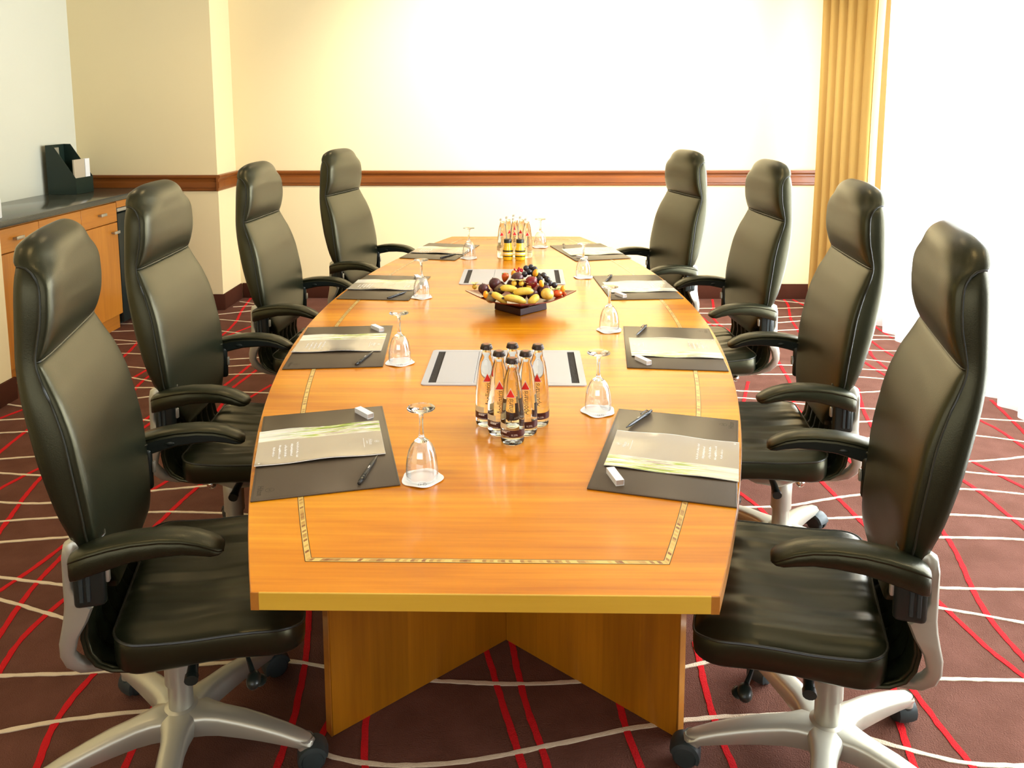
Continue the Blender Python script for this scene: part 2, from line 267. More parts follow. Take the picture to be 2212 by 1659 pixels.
RED=[[(-2.905,2.74),(-2.524,3.772),(-2.486,3.875),(-2.444,3.988)],[(-2.137,2.296),(-2.273,3.388),(-2.289,3.516),(-2.301,3.64),(-2.386,4.658),(-2.409,4.831),(-2.455,5.046),(-2.48,5.163)],[(-2.278,1.969),(-2.049,3.045),(-2.026,3.153),(-1.997,3.247),(-1.807,3.712),(-1.795,3.813),(-1.781,3.932)],[(-1.552,1.661),(-1.838,2.723),(-1.883,2.89),(-1.923,3.033),(-1.948,3.18),(-2.028,4.082),(-2.068,4.237),(-2.08,4.389),(-1.967,5.199),(-1.969,5.335),(-1.996,5.579),(-2.065,5.864),(-2.117,6.193),(-2.136,6.312)],[(-1.905,1.308),(-1.605,2.366),(-1.59,2.419),(-1.586,2.438),(-1.567,2.523),(-1.555,2.627),(-1.45,2.99),(-1.416,3.088),(-1.377,3.201)],[(-1.224,1.08),(-1.466,2.153),(-1.498,2.295),(-1.516,2.416),(-1.519,2.561),(-1.521,2.681)],[(-1.099,0.937),(-1.368,2.004),(-1.393,2.103),(-1.393,2.183),(-1.385,2.259),(-1.372,2.333),(-1.29,2.756),(-1.283,2.861),(-1.278,2.94),(-1.263,3.041),(-1.245,3.16)],[(-0.713,0.643),(-1.072,1.683),(-1.102,1.77),(-1.113,1.832),(-1.116,1.907),(-1.107,1.978),(-1.092,2.097)],[(-0.669,0.604),(-0.868,1.686),(-0.877,1.735),(-0.88,1.794),(-0.886,1.914)],[(-1.598,4.132),(-1.589,4.252),(-1.577,4.407),(-1.571,4.56),(-1.566,4.68)],[(-1.436,3.902),(-1.403,4.017),(-1.388,4.07),(-1.366,4.153),(-1.335,4.269)],[(-1.466,3.708),(-1.481,3.827),(-1.5,3.983),(-1.537,4.218),(-1.523,4.3),(-1.51,4.419),(-1.497,4.538)],[(-2.163,4.172),(-2.156,4.292),(-2.144,4.5),(-1.928,5.199),(-1.896,5.298),(-1.851,5.425),(-1.811,5.538)],[(-1.768,3.506),(-1.76,3.626),(-1.753,3.731),(-1.745,3.851)],[(-0.482,0.592),(-0.512,1.692),(-0.514,1.766),(-0.512,1.84),(-0.523,1.904),(-0.535,1.997),(-0.544,2.067),(-0.569,2.17),(-0.597,2.287)],[(-0.451,1.668),(-0.433,1.787),(-0.424,1.845),(-0.406,1.964)],[(0.04,0.651),(-0.308,1.695),(-0.318,1.725),(-0.328,1.789),(-0.333,1.84),(-0.345,1.959)],[(0.334,0.636),(0.061,1.701),(0.032,1.814),(0.001,1.92),(-0.023,2.023),(-0.046,2.109),(-0.077,2.225)],[(0.392,0.636),(0.119,1.702),(0.097,1.788),(0.066,1.899),(0.045,2.014),(0.026,2.142),(0.008,2.261)],[(0.621,0.643),(0.335,1.705),(0.321,1.757),(0.313,1.815),(0.309,1.89),(0.303,2.01)],[(0.689,0.618),(0.55,1.709),(0.542,1.772),(0.54,1.839),(0.538,1.872),(0.54,1.952),(0.545,2.032),(0.552,2.152)],[(1.751,0.979),(1.406,2.024),(1.373,2.124),(1.362,2.206),(1.354,2.275),(1.34,2.344),(1.297,2.88),(1.279,3.054),(1.267,3.173)],[(1.507,0.997),(1.45,2.096),(1.447,2.154),(1.451,2.262),(1.462,2.332),(1.476,2.4),(1.507,2.503),(1.549,2.654),(1.564,2.762),(1.708,3.713),(1.747,3.905),(1.82,4.137),(1.856,4.251)],[(1.118,1.616),(1.104,1.735),(1.096,1.801),(1.089,1.875),(1.088,1.94),(0.965,2.917),(0.924,3.02),(0.88,3.131)],[(0.96,1.654),(0.981,1.772),(0.988,1.812),(0.998,1.867),(1.36,2.902),(1.425,3.102),(1.464,3.226),(1.442,3.765),(1.434,3.901),(1.43,3.994),(1.515,4.303),(1.529,4.393),(1.554,4.599),(1.568,4.718)],[(1.161,0.644),(0.909,1.715),(0.905,1.732),(0.878,1.849)],[(2.264,2.398),(2.291,3.498),(2.296,3.701),(2.265,3.816),(2.096,4.436),(2.072,4.722),(2.062,4.842)],[(2.179,2.588),(2.393,3.667),(2.452,3.965),(2.475,4.083)],[(2.41,2.07),(2.06,3.113),(2.004,3.28),(1.966,3.397),(1.929,3.511)],[(1.889,1.696),(1.87,2.796),(1.868,2.91),(1.867,3.078),(1.842,3.21),(1.82,3.328)],[(1.512,5.126),(1.476,5.241),(1.402,5.477),(1.403,5.755),(1.474,5.981),(1.527,6.263),(1.549,6.381)],[(1.466,5.159),(1.429,5.273),(1.346,5.529),(1.323,5.739),(1.31,5.858)],[(1.897,5.31),(1.914,5.429),(1.948,5.669),(2.061,6.071),(2.086,6.268),(2.101,6.387)],[(1.165,3.975),(1.204,4.089),(1.254,4.235),(1.293,4.349)],[(2.149,4.449),(2.154,4.569),(2.164,4.803),(2.237,5.061),(2.27,5.176)],[(2.307,4.684),(2.299,4.804),(2.287,4.973),(2.299,5.124),(2.179,6.029),(2.15,6.248),(2.134,6.367)],[(2.459,5.197),(2.462,5.317),(2.465,5.453),(2.468,5.573)]]

# ------------------------------------------------------------------ room shell
XL, XR, YB, YF, ZC = -3.24, 2.62, 6.277, -2.3, 2.85
XP, YP = -2.208, 5.8955           # corner of the chase on the far left
mb = MB(); mb.box(XL-.1, 3.6, YF-.1, YB+.1, -.12, 0); floor = struct(mb, 'floor', CARPET)
mb = MB(); mb.box(XL-.1, 3.6, YF-.1, YB+.1, ZC, ZC+.1); struct(mb, 'ceiling', CEIL)
mb = MB(); mb.box(XP, 3.6, YB, YB+.1, 0, ZC); struct(mb, 'wall_back', WALL)
mb = MB(); mb.box(XL-.1, XP, YP, YB+.1, 0, ZC); struct(mb, 'wall_back_left', WALL)
mb = MB(); mb.box(XL-.1, XL, YF, YP, 0, ZC); struct(mb, 'wall_left', WALL_WHITE)
mb = MB(); mb.box(XL, -2.62, YF, 4.03, 0, ZC); struct(mb, 'wall_left_front', WALL)
# right wall: a glazed wall between y -1.6 and 5.75
mb = MB(); mb.box(XR, XR+.1, 5.75, YB, 0, ZC); mb.box(XR, XR+.1, YF, -1.6, 0, ZC); mb.box(XR, XR+.1, -1.6, 5.75, 2.68, ZC); mb.box(XR, XR+.1, -1.6, 5.75, 0, .08)
struct(mb, 'wall_right', WALL)
mb = MB(); mb.box(XL-.1, -2.6, YF-.1, YF, 0, ZC); mb.box(.95, 3.6, YF-.1, YF, 0, ZC); mb.box(-2.6, .95, YF-.1, YF, 0, 1.1); mb.box(-2.6, .95, YF-.1, YF, 2.6, ZC)
struct(mb, 'wall_front', WALL_DARK)
FRAME = mat('window_frame', (.75, .75, .72), .4)
PANE = thin_glass('window_glass')
for k in range(4):
    a = -1.6 + k*1.8375; b = a + 1.8375
    mb = MB()
    mb.box(XR+.02, XR+.08, a, a+.05, .08, 2.68); mb.box(XR+.02, XR+.08, b-.05, b, .08, 2.68)
    mb.box(XR+.02, XR+.08, a+.05, b-.05, .08, .14); mb.box(XR+.02, XR+.08, a+.05, b-.05, 2.62, 2.68)
    fr = struct(mb, 'window_%d' % (k+1), FRAME)
    mb = MB(); mb.box(XR+.045, XR+.05, a+.05, b-.05, .14, 2.62); mb.build('pane', PANE, fr)
mb = MB(); mb.box(-2.6, -2.55, YF-.08, YF-.02, 1.1, 2.6); mb.box(.9, .95, YF-.08, YF-.02, 1.1, 2.6); mb.box(-2.55, .9, YF-.08, YF-.02, 1.1, 1.15); mb.box(-2.55, .9, YF-.08, YF-.02, 2.55, 2.6)
fr = struct(mb, 'window_5', FRAME)
mb = MB(); mb.box(-2.55, .9, YF-.055, YF-.05, 1.15, 2.55); mb.build('pane', PANE, fr)

# dado rail: profiled wooden rail (stepped moulding), swept along the walls
def rail(name, p, q, outward):
    p = Vector((*p, 0)); q = Vector((*q, 0)); n = Vector((*outward, 0))
    prof = [(0, .896), (.010, .896), (.014, .903), (.014, .917), (.020, .921), (.020, .962), (.013, .968), (.015, .983), (.028, .995), (.030, 1.008), (.027, 1.015), (0, 1.015)]
    rings = [[(b + n*d).to_tuple()[:2] + (z,) for d, z in prof] for b in (p, q)]
    mb = MB(); mb.loft(rings, True, True, 0, False); return struct(mb, name, DADO)
rail('trim_1', (XP+.03, YB), (2.62, YB), (0, -1))
rail('trim_2', (XL, YP), (XP, YP), (0, -1))
rail('trim_3', (XP, YP-.03), (XP, YB), (1, 0))
def base(name, x0, x1, y0, y1):
    mb = MB(); mb.rbox(x0, x1, y0, y1, 0, .119, .004); return struct(mb, name, BASE)
base('baseboard_back', XP+.015, 2.62, YB-.015, YB)
base('baseboard_back_left', -2.72, XP+.015, YP-.015, YP)
base('baseboard_back_side', XP, XP+.015, YP-.014, YB-.015)
base('baseboard_left', -2.62, -2.603, YF, 4.045)

# carpet: tufted stripes lying on the floor
def carpet_lines(pls, width, name, m, zt):
    for pl in pls:
        pts = []
        # subdivide for a tufted edge
        for i in range(len(pl)-1):
            a = Vector(pl[i]); b = Vector(pl[i+1]); n = max(1, int((b-a).length/.02))
            for k in range(n): pts.append(a + (b-a)*k/n)
        pts.append(Vector(pl[-1]))
        # smooth
        for _ in range(12):
            q = pts[:]
            for i in range(1, len(pts)-1): q[i] = (pts[i-1] + pts[i]*2 + pts[i+1])/4
            pts = q
        pts = [p for p in pts if p.y < YB-.02 and not (p.y > YP-.02 and p.x < XP+.03)]
        if len(pts) < 3: continue
        L = []; R = []
        for i, p in enumerate(pts):
            a = pts[max(0, i-1)]; b = pts[min(len(pts)-1, i+1)]; t = (b-a).normalized(); nrm = Vector((-t.y, t.x))
            L.append(p + nrm*(width/2 + random.uniform(-.0016, .0016))); R.append(p - nrm*(width/2 + random.uniform(-.0016, .0016)))
        mb = MB()
        rings = [[(l.x, l.y, 0.0), (l.x, l.y, zt*.7), ((l.x+r.x)/2, (l.y+r.y)/2, zt), (r.x, r.y, zt*.7), (r.x, r.y, 0.0)] for l, r in zip(L, R)]
        mb.loft(rings, False, False)
        mb.build(name, m, floor)
# the pattern goes on in the part of the floor nearer than the frame
def wander(p, ang, length, bend, rnd):
    pts = [p]
    while length > 0:
        ang += rnd.uniform(-bend, bend); p = (p[0]+.25*cos(ang), p[1]+.25*sin(ang)); pts.append(p); length -= .25
    return [q for q in pts if q[1] < 1.25 and -2.6 < q[0] < 2.6 and q[1] > YF+.05]
rnd = random.Random(21)
for k in range(13):
    l = wander((-2.55, YF+.25+k*.27), rnd.uniform(-.08, .08), 5.2, .09, rnd)
    if len(l) > 2: CREAM.append(l)
for k in range(9):
    l = wander((-2.3+k*.55, YF+.1), rad(90)+rnd.uniform(-.5, .5), 3.4, .16, rnd)
    if len(l) > 2: RED.append(l)
carpet_lines(RED, .0175, 'red_stripe', REDLINE, .0022)
carpet_lines(CREAM, .0125, 'cream_stripe', CREAMLINE, .0032)

# ------------------------------------------------------------------ sheer curtain and drape
def sheer_mat():
    m = bpy.data.materials.new('sheer_voile'); m.use_nodes = True; nt = m.node_tree; nt.nodes.clear(); L = nt.links.new
    o = nt.nodes.new('ShaderNodeOutputMaterial'); mx = nt.nodes.new('ShaderNodeMixShader'); mx.inputs[0].default_value = .5
    t = nt.nodes.new('ShaderNodeBsdfTransparent'); mx2 = nt.nodes.new('ShaderNodeMixShader'); mx2.inputs[0].default_value = .6
    d = nt.nodes.new('ShaderNodeBsdfDiffuse'); d.inputs[0].default_value = (.92, .92, .90, 1)
    tl = nt.nodes.new('ShaderNodeBsdfTranslucent'); tl.inputs[0].default_value = (.95, .95, .93, 1)
    L(d.outputs[0], mx2.inputs[1]); L(tl.outputs[0], mx2.inputs[2]); L(t.outputs[0], mx.inputs[1]); L(mx2.outputs[0], mx.inputs[2]); L(mx.outputs[0], o.inputs[0])
    return m
SHEER = sheer_mat()
def cloth(name, path, z0f, z1, m, nz=14):
    mb = MB(); vs = []; n = len(path)
    for k in range(nz+1):
        for i, (x, y) in enumerate(path):
            t = k/nz; z0 = z0f(i, x, y); pinch = 1 - .0*t
            vs.append((x, y, z0 + (z1-z0)*t))
    fs = [(k*n+i, k*n+i+1, (k+1)*n+i+1, (k+1)*n+i) for k in range(nz) for i in range(n-1)]
    mb.add(vs, fs); return mb.build(name, m)
path = []; y = -1.75
i = 0
while y < 5.46:
    ph = y*2*pi/.19 + .7*sin(y*3.1)
    path.append((2.468 + .028*sin(ph) + .008*sin(ph*2.3), y + .012*cos(ph))); y += .0118
o = cloth('sheer_curtain', path, lambda i, x, y: .012 + .010*sin(y*3.7), 2.74, SHEER, 6)
tag(o, 'white sheer voile curtain glowing along the whole window wall', 'curtain')
YEL = mat('drape_fabric', (.50, .31, .085), .85, .15, bump=(500, .15, .001), vary=(3, (.57, .37, .11), (1, 1, .2)))
YEL.node_tree.nodes['Principled BSDF'].inputs['Sheen Weight'].default_value = .15
path = []
N = 130
for i in range(N+1):
    t = i/N; ph = t*2*pi*6.5
    bx = 2.20 + .20*t; by = 6.02 - .56*t
    nx, ny = .94, .33
    a = .042*(sin(ph) + .25*sin(2.1*ph+1))
    path.append((bx + nx*a + .012*cos(ph), by + ny*a - .02*cos(ph)))
mb = MB(); n = len(path); vs = []; NZ = 16
for k in range(NZ+1):
    t = k/NZ; z = .012 + 2.73*t
    for x, y in path:
        cx, cy = 2.30, 5.74; s = 1 - .06*sin(pi*t)
        vs.append((cx+(x-cx)*s - .015*(1-t), cy+(y-cy)*s, z + (.012 if k == 0 else 0)*sin(x*90)))
fs = [(k*n+i, k*n+i+1, (k+1)*n+i+1, (k+1)*n+i) for k in range(NZ) for i in range(n-1)]
mb.add(vs, fs); o = mb.build('drape', YEL)
so = o.modifiers.new('s', 'SOLIDIFY'); so.thickness = .003
tag(o, 'golden yellow pleated drape gathered in the far right corner', 'curtain')
mb = MB(); mb.tube([(2.47, -1.8, 2.765), (2.47, 5.5, 2.765), (2.2, 6.1, 2.765)], .012, 10)
o = mb.build('curtain_rail', SILVER); tag(o, 'metal curtain rail above the sheers and the drape', 'rail')

# ceiling downlights (outside the frame, they light the room)
EM = bpy.data.materials.new('lamp_glow'); EM.use_nodes = True
b = EM.node_tree.nodes['Principled BSDF']; b.inputs['Emission Color'].default_value = (1, .84, .6, 1); b.inputs['Emission Strength'].default_value = 12
mb = MB(); mb.lathe([(.052, 0), (.075, 0), (.08, -.006), (.05, -.008), (.052, 0)], 24); rim_me = mb.mesh('trim_ring', SILVER)
mb = MB(); mb.lathe([(.001, -.002), (.052, -.002)], 24); glow_me = mb.mesh('bulb', EM)
for gi, (x, y) in enumerate([(x, y) for y in (-.9, 1.2, 3.1, 5.0) for x in (-1.9, -.65, .65, 1.9)]):
    e = empty('ceiling_light', 'recessed ceiling downlight, %s row from the back wall, %s from the window' % (('fourth', 'third', 'second', 'first')[gi//4], ('fourth', 'third', 'second', 'first')[gi % 4]), 'light', (x, y, ZC), 0, 'ceiling downlights')
    for nm, me in (('rim', rim_me), ('bulb', glow_me)):
        o = bpy.data.objects.new(nm, me); COL.objects.link(o); o.parent = e
    d = bpy.data.lights.new('lamp', 'SPOT'); d.energy = 24; d.color = (1, .76, .44); d.spot_size = rad(125); d.spot_blend = .8; d.shadow_soft_size = .06
    lo = bpy.data.objects.new('lamp', d); COL.objects.link(lo); lo.parent = e; lo.location = (0, 0, -.02)

# ------------------------------------------------------------------ sideboard on the left
sb = empty('sideboard', 'cherry wood sideboard with metal handles built into the left wall', 'cabinet', (0, 0, 0))
mb = MB(); mb.box(-3.235, -2.742, 4.04, 5.41, .10, .882); mb.build('carcass', CABWOOD, sb)
mb = MB(); mb.box(-3.2, -2.75, 4.04, 5.41, 0, .10); mb.build('plinth', CABWOOD_H, sb)
def handle(parent, y, z):
    mb = MB(); mb.rbox(-2.702, -2.692, y-.035, y+.035, z-.009, z+.009, .002); mb.box(-2.72, -2.702, y-.028, y-.022, z-.004, z+.004); mb.box(-2.72, -2.702, y+.022, y+.028, z-.004, z+.004)
    mb.build('handle', SILVER, parent)
for k in range(3):
    a = 4.085 + k*.44; b = a + .44
    mb = MB(); mb.rbox(-2.742, -2.72, a+.002, b-.002, .742, .872, .0015, 1); dr = mb.build('drawer', CABWOOD_H, sb); handle(dr, (a+b)/2+.01, .812)
    mb = MB(); mb.rbox(-2.742, -2.72, a+.002, b-.002, .105, .736, .0015, 1); dr = mb.build('door', CABWOOD, sb); handle(dr, b-.055, .673)
mb = MB(); mb.rbox(-2.742, -2.72, 5.41, 5.878, .832, .878, .0015, 1); mb.build('rail', CABWOOD_H, sb)
mb = MB(); mb.rbox(-3.236, -2.700, 4.035, 5.879, .884, .92, .003); o = mb.build('countertop', GRANITE)
tag(o, 'dark polished stone countertop lying on the sideboard', 'countertop')
fr = empty('minibar', 'black under-counter refrigerator with a silver top strip beside the sideboard', 'refrigerator')
FRIDGE = mat('fridge_black', (.012, .02, .018), .3)
mb = MB(); mb.box(-3.2, -2.77, 5.425, 5.87, .012, .80); mb.build('body', FRIDGE, fr)
mb = MB(); mb.rbox(-2.768, -2.728, 5.43, 5.865, .03, .79, .006); mb.build('door', FRIDGE, fr)
mb = MB(); mb.rbox(-3.2, -2.725, 5.425, 5.868, .802, .826, .003); mb.build('top_strip', SILVER, fr)
# magazine file
BLK = mat('file_black', (.01, .022, .015), .38)
mf = empty('magazine_file', 'black magazine file holding two brochures on the dark countertop', 'magazine file', (0, 0, 0))
x0, x1, y0, y1, zb = -3.20, -3.005, 5.44, 5.66, .9205
def side(y):
    pr_ = [(x0, zb), (x1, zb), (x1, zb+.11), (x0+.05, zb+.335), (x0, zb+.335)]
    mb = MB(); mb.loft([[(x, y, z) for x, z in pr_], [(x, y+.004, z) for x, z in pr_]], True, True, 0, False); mb.build('side_panel', BLK, mf)
side(y0); side(y1-.004)
mb = MB(); mb.box(x0, x0+.004, y0+.004, y1-.004, zb, zb+.335); mb.build('back_panel', BLK, mf)
mb = MB(); mb.box(x1-.004, x1, y0+.004, y1-.004, zb, zb+.11); mb.build('front_panel', BLK, mf)
mb = MB(); mb.box(x0+.004, x1-.004, y0+.004, y1-.004, zb, zb+.004); mb.build('bottom', BLK, mf)
BRO = mat('brochure_beige', (.50, .42, .30), .4); BROW = mat('brochure_white', (.85, .84, .82), .4); BROG = mat('brochure_grey', (.30, .28, .20), .4)
mb = MB(); mb.box(x0+.012, x0+.018, y0+.012, y0+.13, zb+.006, zb+.315); o = mb.build('brochure', BROG); tag(o, 'tall grey brochure at the back of the magazine file', 'brochure')
mb = MB(); mb.box(x1-.022, x1-.012, y0+.012, y1-.075, zb+.006, zb+.235); o = mb.build('brochure', BRO); tag(o, 'beige brochure standing at the front of the magazine file', 'brochure')
mb = MB(); mb.box(x1-.030, x1-.011, y1-.07, y1-.012, zb+.006, zb+.235); o = mb.build('brochure', BROW); tag(o, 'white brochure beside the beige one in the magazine file', 'brochure')
WHP = mat('white_plastic', (.85, .85, .82), .35)
e = empty('white_bottle', 'white plastic bottle at the near end of the dark countertop', 'bottle', (-2.815, 4.29, .9205))
mb = MB(); mb.lathe([(.001, 0), (.034, .001), (.036, .006), (.036, .095), (.033, .11), (.018, .128), (.012, .135)], 24); mb.build('body', WHP, e)
mb = MB(); mb.lathe([(.0125, .134), (.0135, .136), (.0135, .15), (.006, .153), (.006, .168), (.001, .169)], 18); mb.build('cap', WHP, e)

# ------------------------------------------------------------------ conference table
TY0, TY1, TE, TM, TZ = 1.226, 4.789, .383, .725, .74
def hw(y):
    t = (y-(TY0+TY1)/2)/((TY1-TY0)/2); return TE + (TM-TE)*(1-t*t)
table = empty('conference_table', 'long boat-shaped cherry wood conference table with inlaid border', 'table', (0, 0, 0))
ys = [TY0 + (TY1-TY0)*i/60 for i in range(61)]
def outline(off, yo=0):
    yy = [TY0+yo + (TY1-TY0-2*yo)*i/60 for i in range(61)]
    return [(hw(y)-off, y) for y in yy] + [(-hw(y)+off, y) for y in reversed(yy)]
mb = MB(); mb.prism(outline(.0015, .0015), TZ-.031, TZ); mb.build('tabletop', TOPWOOD, table)
def edge_strip(pts, z0, z1, th, name, m):
    # thin lipping following pts (outer line), inward thickness th
    mb = MB(); rings = []
    for i, (x, y) in enumerate(pts):
        a = Vector(pts[max(0, i-1)]); b = Vector(pts[min(len(pts)-1, i+1)]); t = (b-a).normalized(); n = Vector((-t.y, t.x))*th
        rings.append([(x, y, z0+.001), (x, y, z1-.001), (x+n.x*.4, y+n.y*.4, z1+.0002), (x+n.x, y+n.y, z1+.0002), (x+n.x, y+n.y, z0), (x+n.x*.3, y+n.y*.3, z0)])
    mb.loft(rings, True, True, 0, True); mb.build(name, m, table, 30)
edge_strip([(hw(y), y) for y in ys], TZ-.031, TZ, .002, 'side_edge', SIDEWOOD)
edge_strip([(-hw(y), y) for y in reversed(ys)], TZ-.031, TZ, .002, 'side_edge', SIDEWOOD)
edge_strip([(-TE+.014, TY0-.0005), (TE-.014, TY0-.0005)], TZ-.031, TZ, .002, 'end_edge', MAPLE)
edge_strip([(TE-.014, TY1+.0005), (-TE+.014, TY1+.0005)], TZ-.031, TZ, .002, 'end_edge', MAPLE)
for sx in (-1, 1):
    for yy in (TY0-.0005, TY1-.0015):
        mb = MB(); a, b = sorted((sx*(TE-.0138), sx*TE)); mb.box(a, b, yy, yy+.002, TZ-.031, TZ-.0004); mb.build('corner_block', SIDEWOOD, table)
# inlay border
def inlay_mat():
    m = bpy.data.materials.new('inlay'); m.use_nodes = True; nt = m.node_tree; b = nt.nodes['Principled BSDF']; L = nt.links.new
    uv = nt.nodes.new('ShaderNodeUVMap'); sp = nt.nodes.new('ShaderNodeSeparateXYZ'); L(uv.outputs[0], sp.inputs[0])
    mu = nt.nodes.new('ShaderNodeMath'); mu.operation = 'MULTIPLY'; mu.inputs[1].default_value = 150; L(sp.outputs[0], mu.inputs[0])
    fl = nt.nodes.new('ShaderNodeMath'); fl.operation = 'FLOOR'; L(mu.outputs[0], fl.inputs[0])
    wn = nt.nodes.new('ShaderNodeTexWhiteNoise'); wn.noise_dimensions = '1D'; L(fl.outputs[0], wn.inputs['W'])
    rp = nt.nodes.new('ShaderNodeValToRGB'); e = rp.color_ramp.elements; e[0].position = .0; e[0].color = (.22, .06, .008, 1); e[1].position = .45; e[1].color = (.58, .34, .07, 1)
    k = e.new(.85); k.color = (.70, .50, .14, 1)
    L(wn.outputs[0], rp.inputs[0]); L(rp.outputs[0], b.inputs['Base Color']); b.inputs['Roughness'].default_value = .28; b.inputs['Coat Weight'].default_value = .5
    return m
INLAY = inlay_mat(); INLINE = mat('inlay_line', (.06, .022, .005), .3); INCREAM = mat('inlay_cream', (.66, .46, .13), .3)
iy0, iy1 = TY0+.091, TY1-.091
def inlay_pts(off):
    yy = [iy0+off + (iy1-iy0-2*off)*i/80 for i in range(81)]
    return [(hw(y)-.100-off, y) for y in yy] + [(-hw(y)+.100+off, y) for y in reversed(yy)]
def ring_between(o0, o1, z, name, m):
    A = inlay_pts(o0); B = inlay_pts(o1); n = len(A)
    me = bpy.data.meshes.new(name); vs = [(x, y, z) for x, y in A] + [(x, y, z) for x, y in B]
    fs = [(i, (i+1) % n, n+(i+1) % n, n+i) for i in range(n)]
    me.from_pydata(vs, [], fs); uv = me.uv_layers.new(name='UVMap'); me.materials.append(m)
    d = [0]
    for i in range(n): d.append(d[-1] + (Vector(A[(i+1) % n])-Vector(A[i])).length)
    li = 0
    for i in range(n):
        for (u, v) in ((d[i], 0), (d[i+1], 0), (d[i+1], 1), (d[i], 1)): uv.data[li].uv = (u, v); li += 1
    o = bpy.data.objects.new(name, me); COL.objects.link(o); o.parent = table
ring_between(-.0005, .0008, TZ+.0004, 'inlay_line', INLINE)
ring_between(.0008, .0022, TZ+.0004, 'inlay_cream_line', INCREAM)
ring_between(.0022, .0098, TZ+.0004, 'inlay_band', INLAY)
ring_between(.0098, .0112, TZ+.0004, 'inlay_cream_line', INCREAM)
ring_between(.0112, .0125, TZ+.0004, 'inlay_line', INLINE)
# base panels: V at both ends joined by a spine
def panel(p, q, th, z1=TZ-.031):
    p = Vector(p); q = Vector(q); L_ = (q-p).length; ang = math.atan2(q.y-p.y, q.x-p.x)
    mb = MB(); mb.rbox(0, L_, -th/2, th/2, 0, z1, .002, 1); o = mb.build('base_panel', PANELWOOD, table)
    o.location = (p.x, p.y, 0); o.rotation_euler = (0, 0, ang)
def end_cap(p, q, th):
    p = Vector(p); q = Vector(q); ang = math.atan2(q.y-p.y, q.x-p.x)
    mb = MB(); mb.rbox(-.003, 0, -th/2, th/2, 0, TZ-.031, .001, 1); o = mb.build('panel_edge', SIDEWOOD, table); o.location = (p.x, p.y, 0); o.rotation_euler = (0, 0, ang)
cx = .010
for (p, q) in (((-.413, 1.797), (cx-.008, 2.163)), ((.443, 1.806), (cx+.008, 2.163)), ((-.413, 4.205), (cx-.008, 3.85)), ((.443, 4.2), (cx+.008, 3.85))):
    panel(p, q, .028); end_cap(p, q, .028)
panel((cx, 2.165), (cx, 3.848), .03)
# cable hatches
ALU = mat('hatch_aluminium', (.47, .47, .51), .36, .5, metal=.2)
DARKSLOT = mat('brush_bristles', (.025, .018, .012), .8, bump=(900, 1, .004, (1, .06, 1)))
for y0, y1 in ((2.206, 2.533), (3.493, 3.816)):
    x0, x1 = -.232, .239; z = TZ
    def rr4(xa, xb, ya, yb, r, n=4):
        P = []
        for cx_, cy_, a0 in ((xb-r, yb-r, 0), (xa+r, yb-r, 90), (xa+r, ya+r, 180), (xb-r, ya+r, 270)):
            for i in range(n+1): a = rad(a0+90*i/n); P.append((cx_+r*cos(a), cy_+r*sin(a)))
        return P
    mb = MB(); o_ = rr4(x0, x1, y0, y1, .012); 
    # frame: outer ring around the recess
    i_ = rr4(x0+.0195, x1-.0195, y0+.018, y1-.018, .0015)
    n = len(o_)
    vs = [(x, y, z) for x, y in o_] + [(x, y, z+.003) for x, y in o_] + [(x, y, z+.003) for x, y in i_] + [(x, y, z+.0005) for x, y in i_]
    fs = []
    for a, b in ((0, 1), (1, 2), (2, 3)):
        for i in range(n): k = (i+1) % n; fs.append((a*n+i, a*n+k, b*n+k, b*n+i))
    mb.add(vs, fs, 0, False)
    h = mb.build('cable_hatch', ALU, table, 30)
    mb = MB(); mb.box(x0+.019, x1-.019, y0+.0175, y1-.0175, z+.0003, z+.0008); mb.build('recess', DARKSLOT, h)
    for xa, xb in ((x0+.0198, x0+.0405), (x1-.0405, x1-.0198)):
        mb = MB(); mb.box(xa, xb, y0+.0185, y1-.0185, z+.0008, z+.0016); mb.build('brush_slot', DARKSLOT, h)
    xm = (x0+x1)/2
    for xa, xb in ((x0+.0415, xm-.0865), (xm-.0855, xm+.0855), (xm+.0865, x1-.0415)):
        mb = MB(); mb.rbox(xa, xb, y0+.0188, y1-.0188, z+.0009, z+.0032, .0006, 1); mb.build('lid', ALU, h)

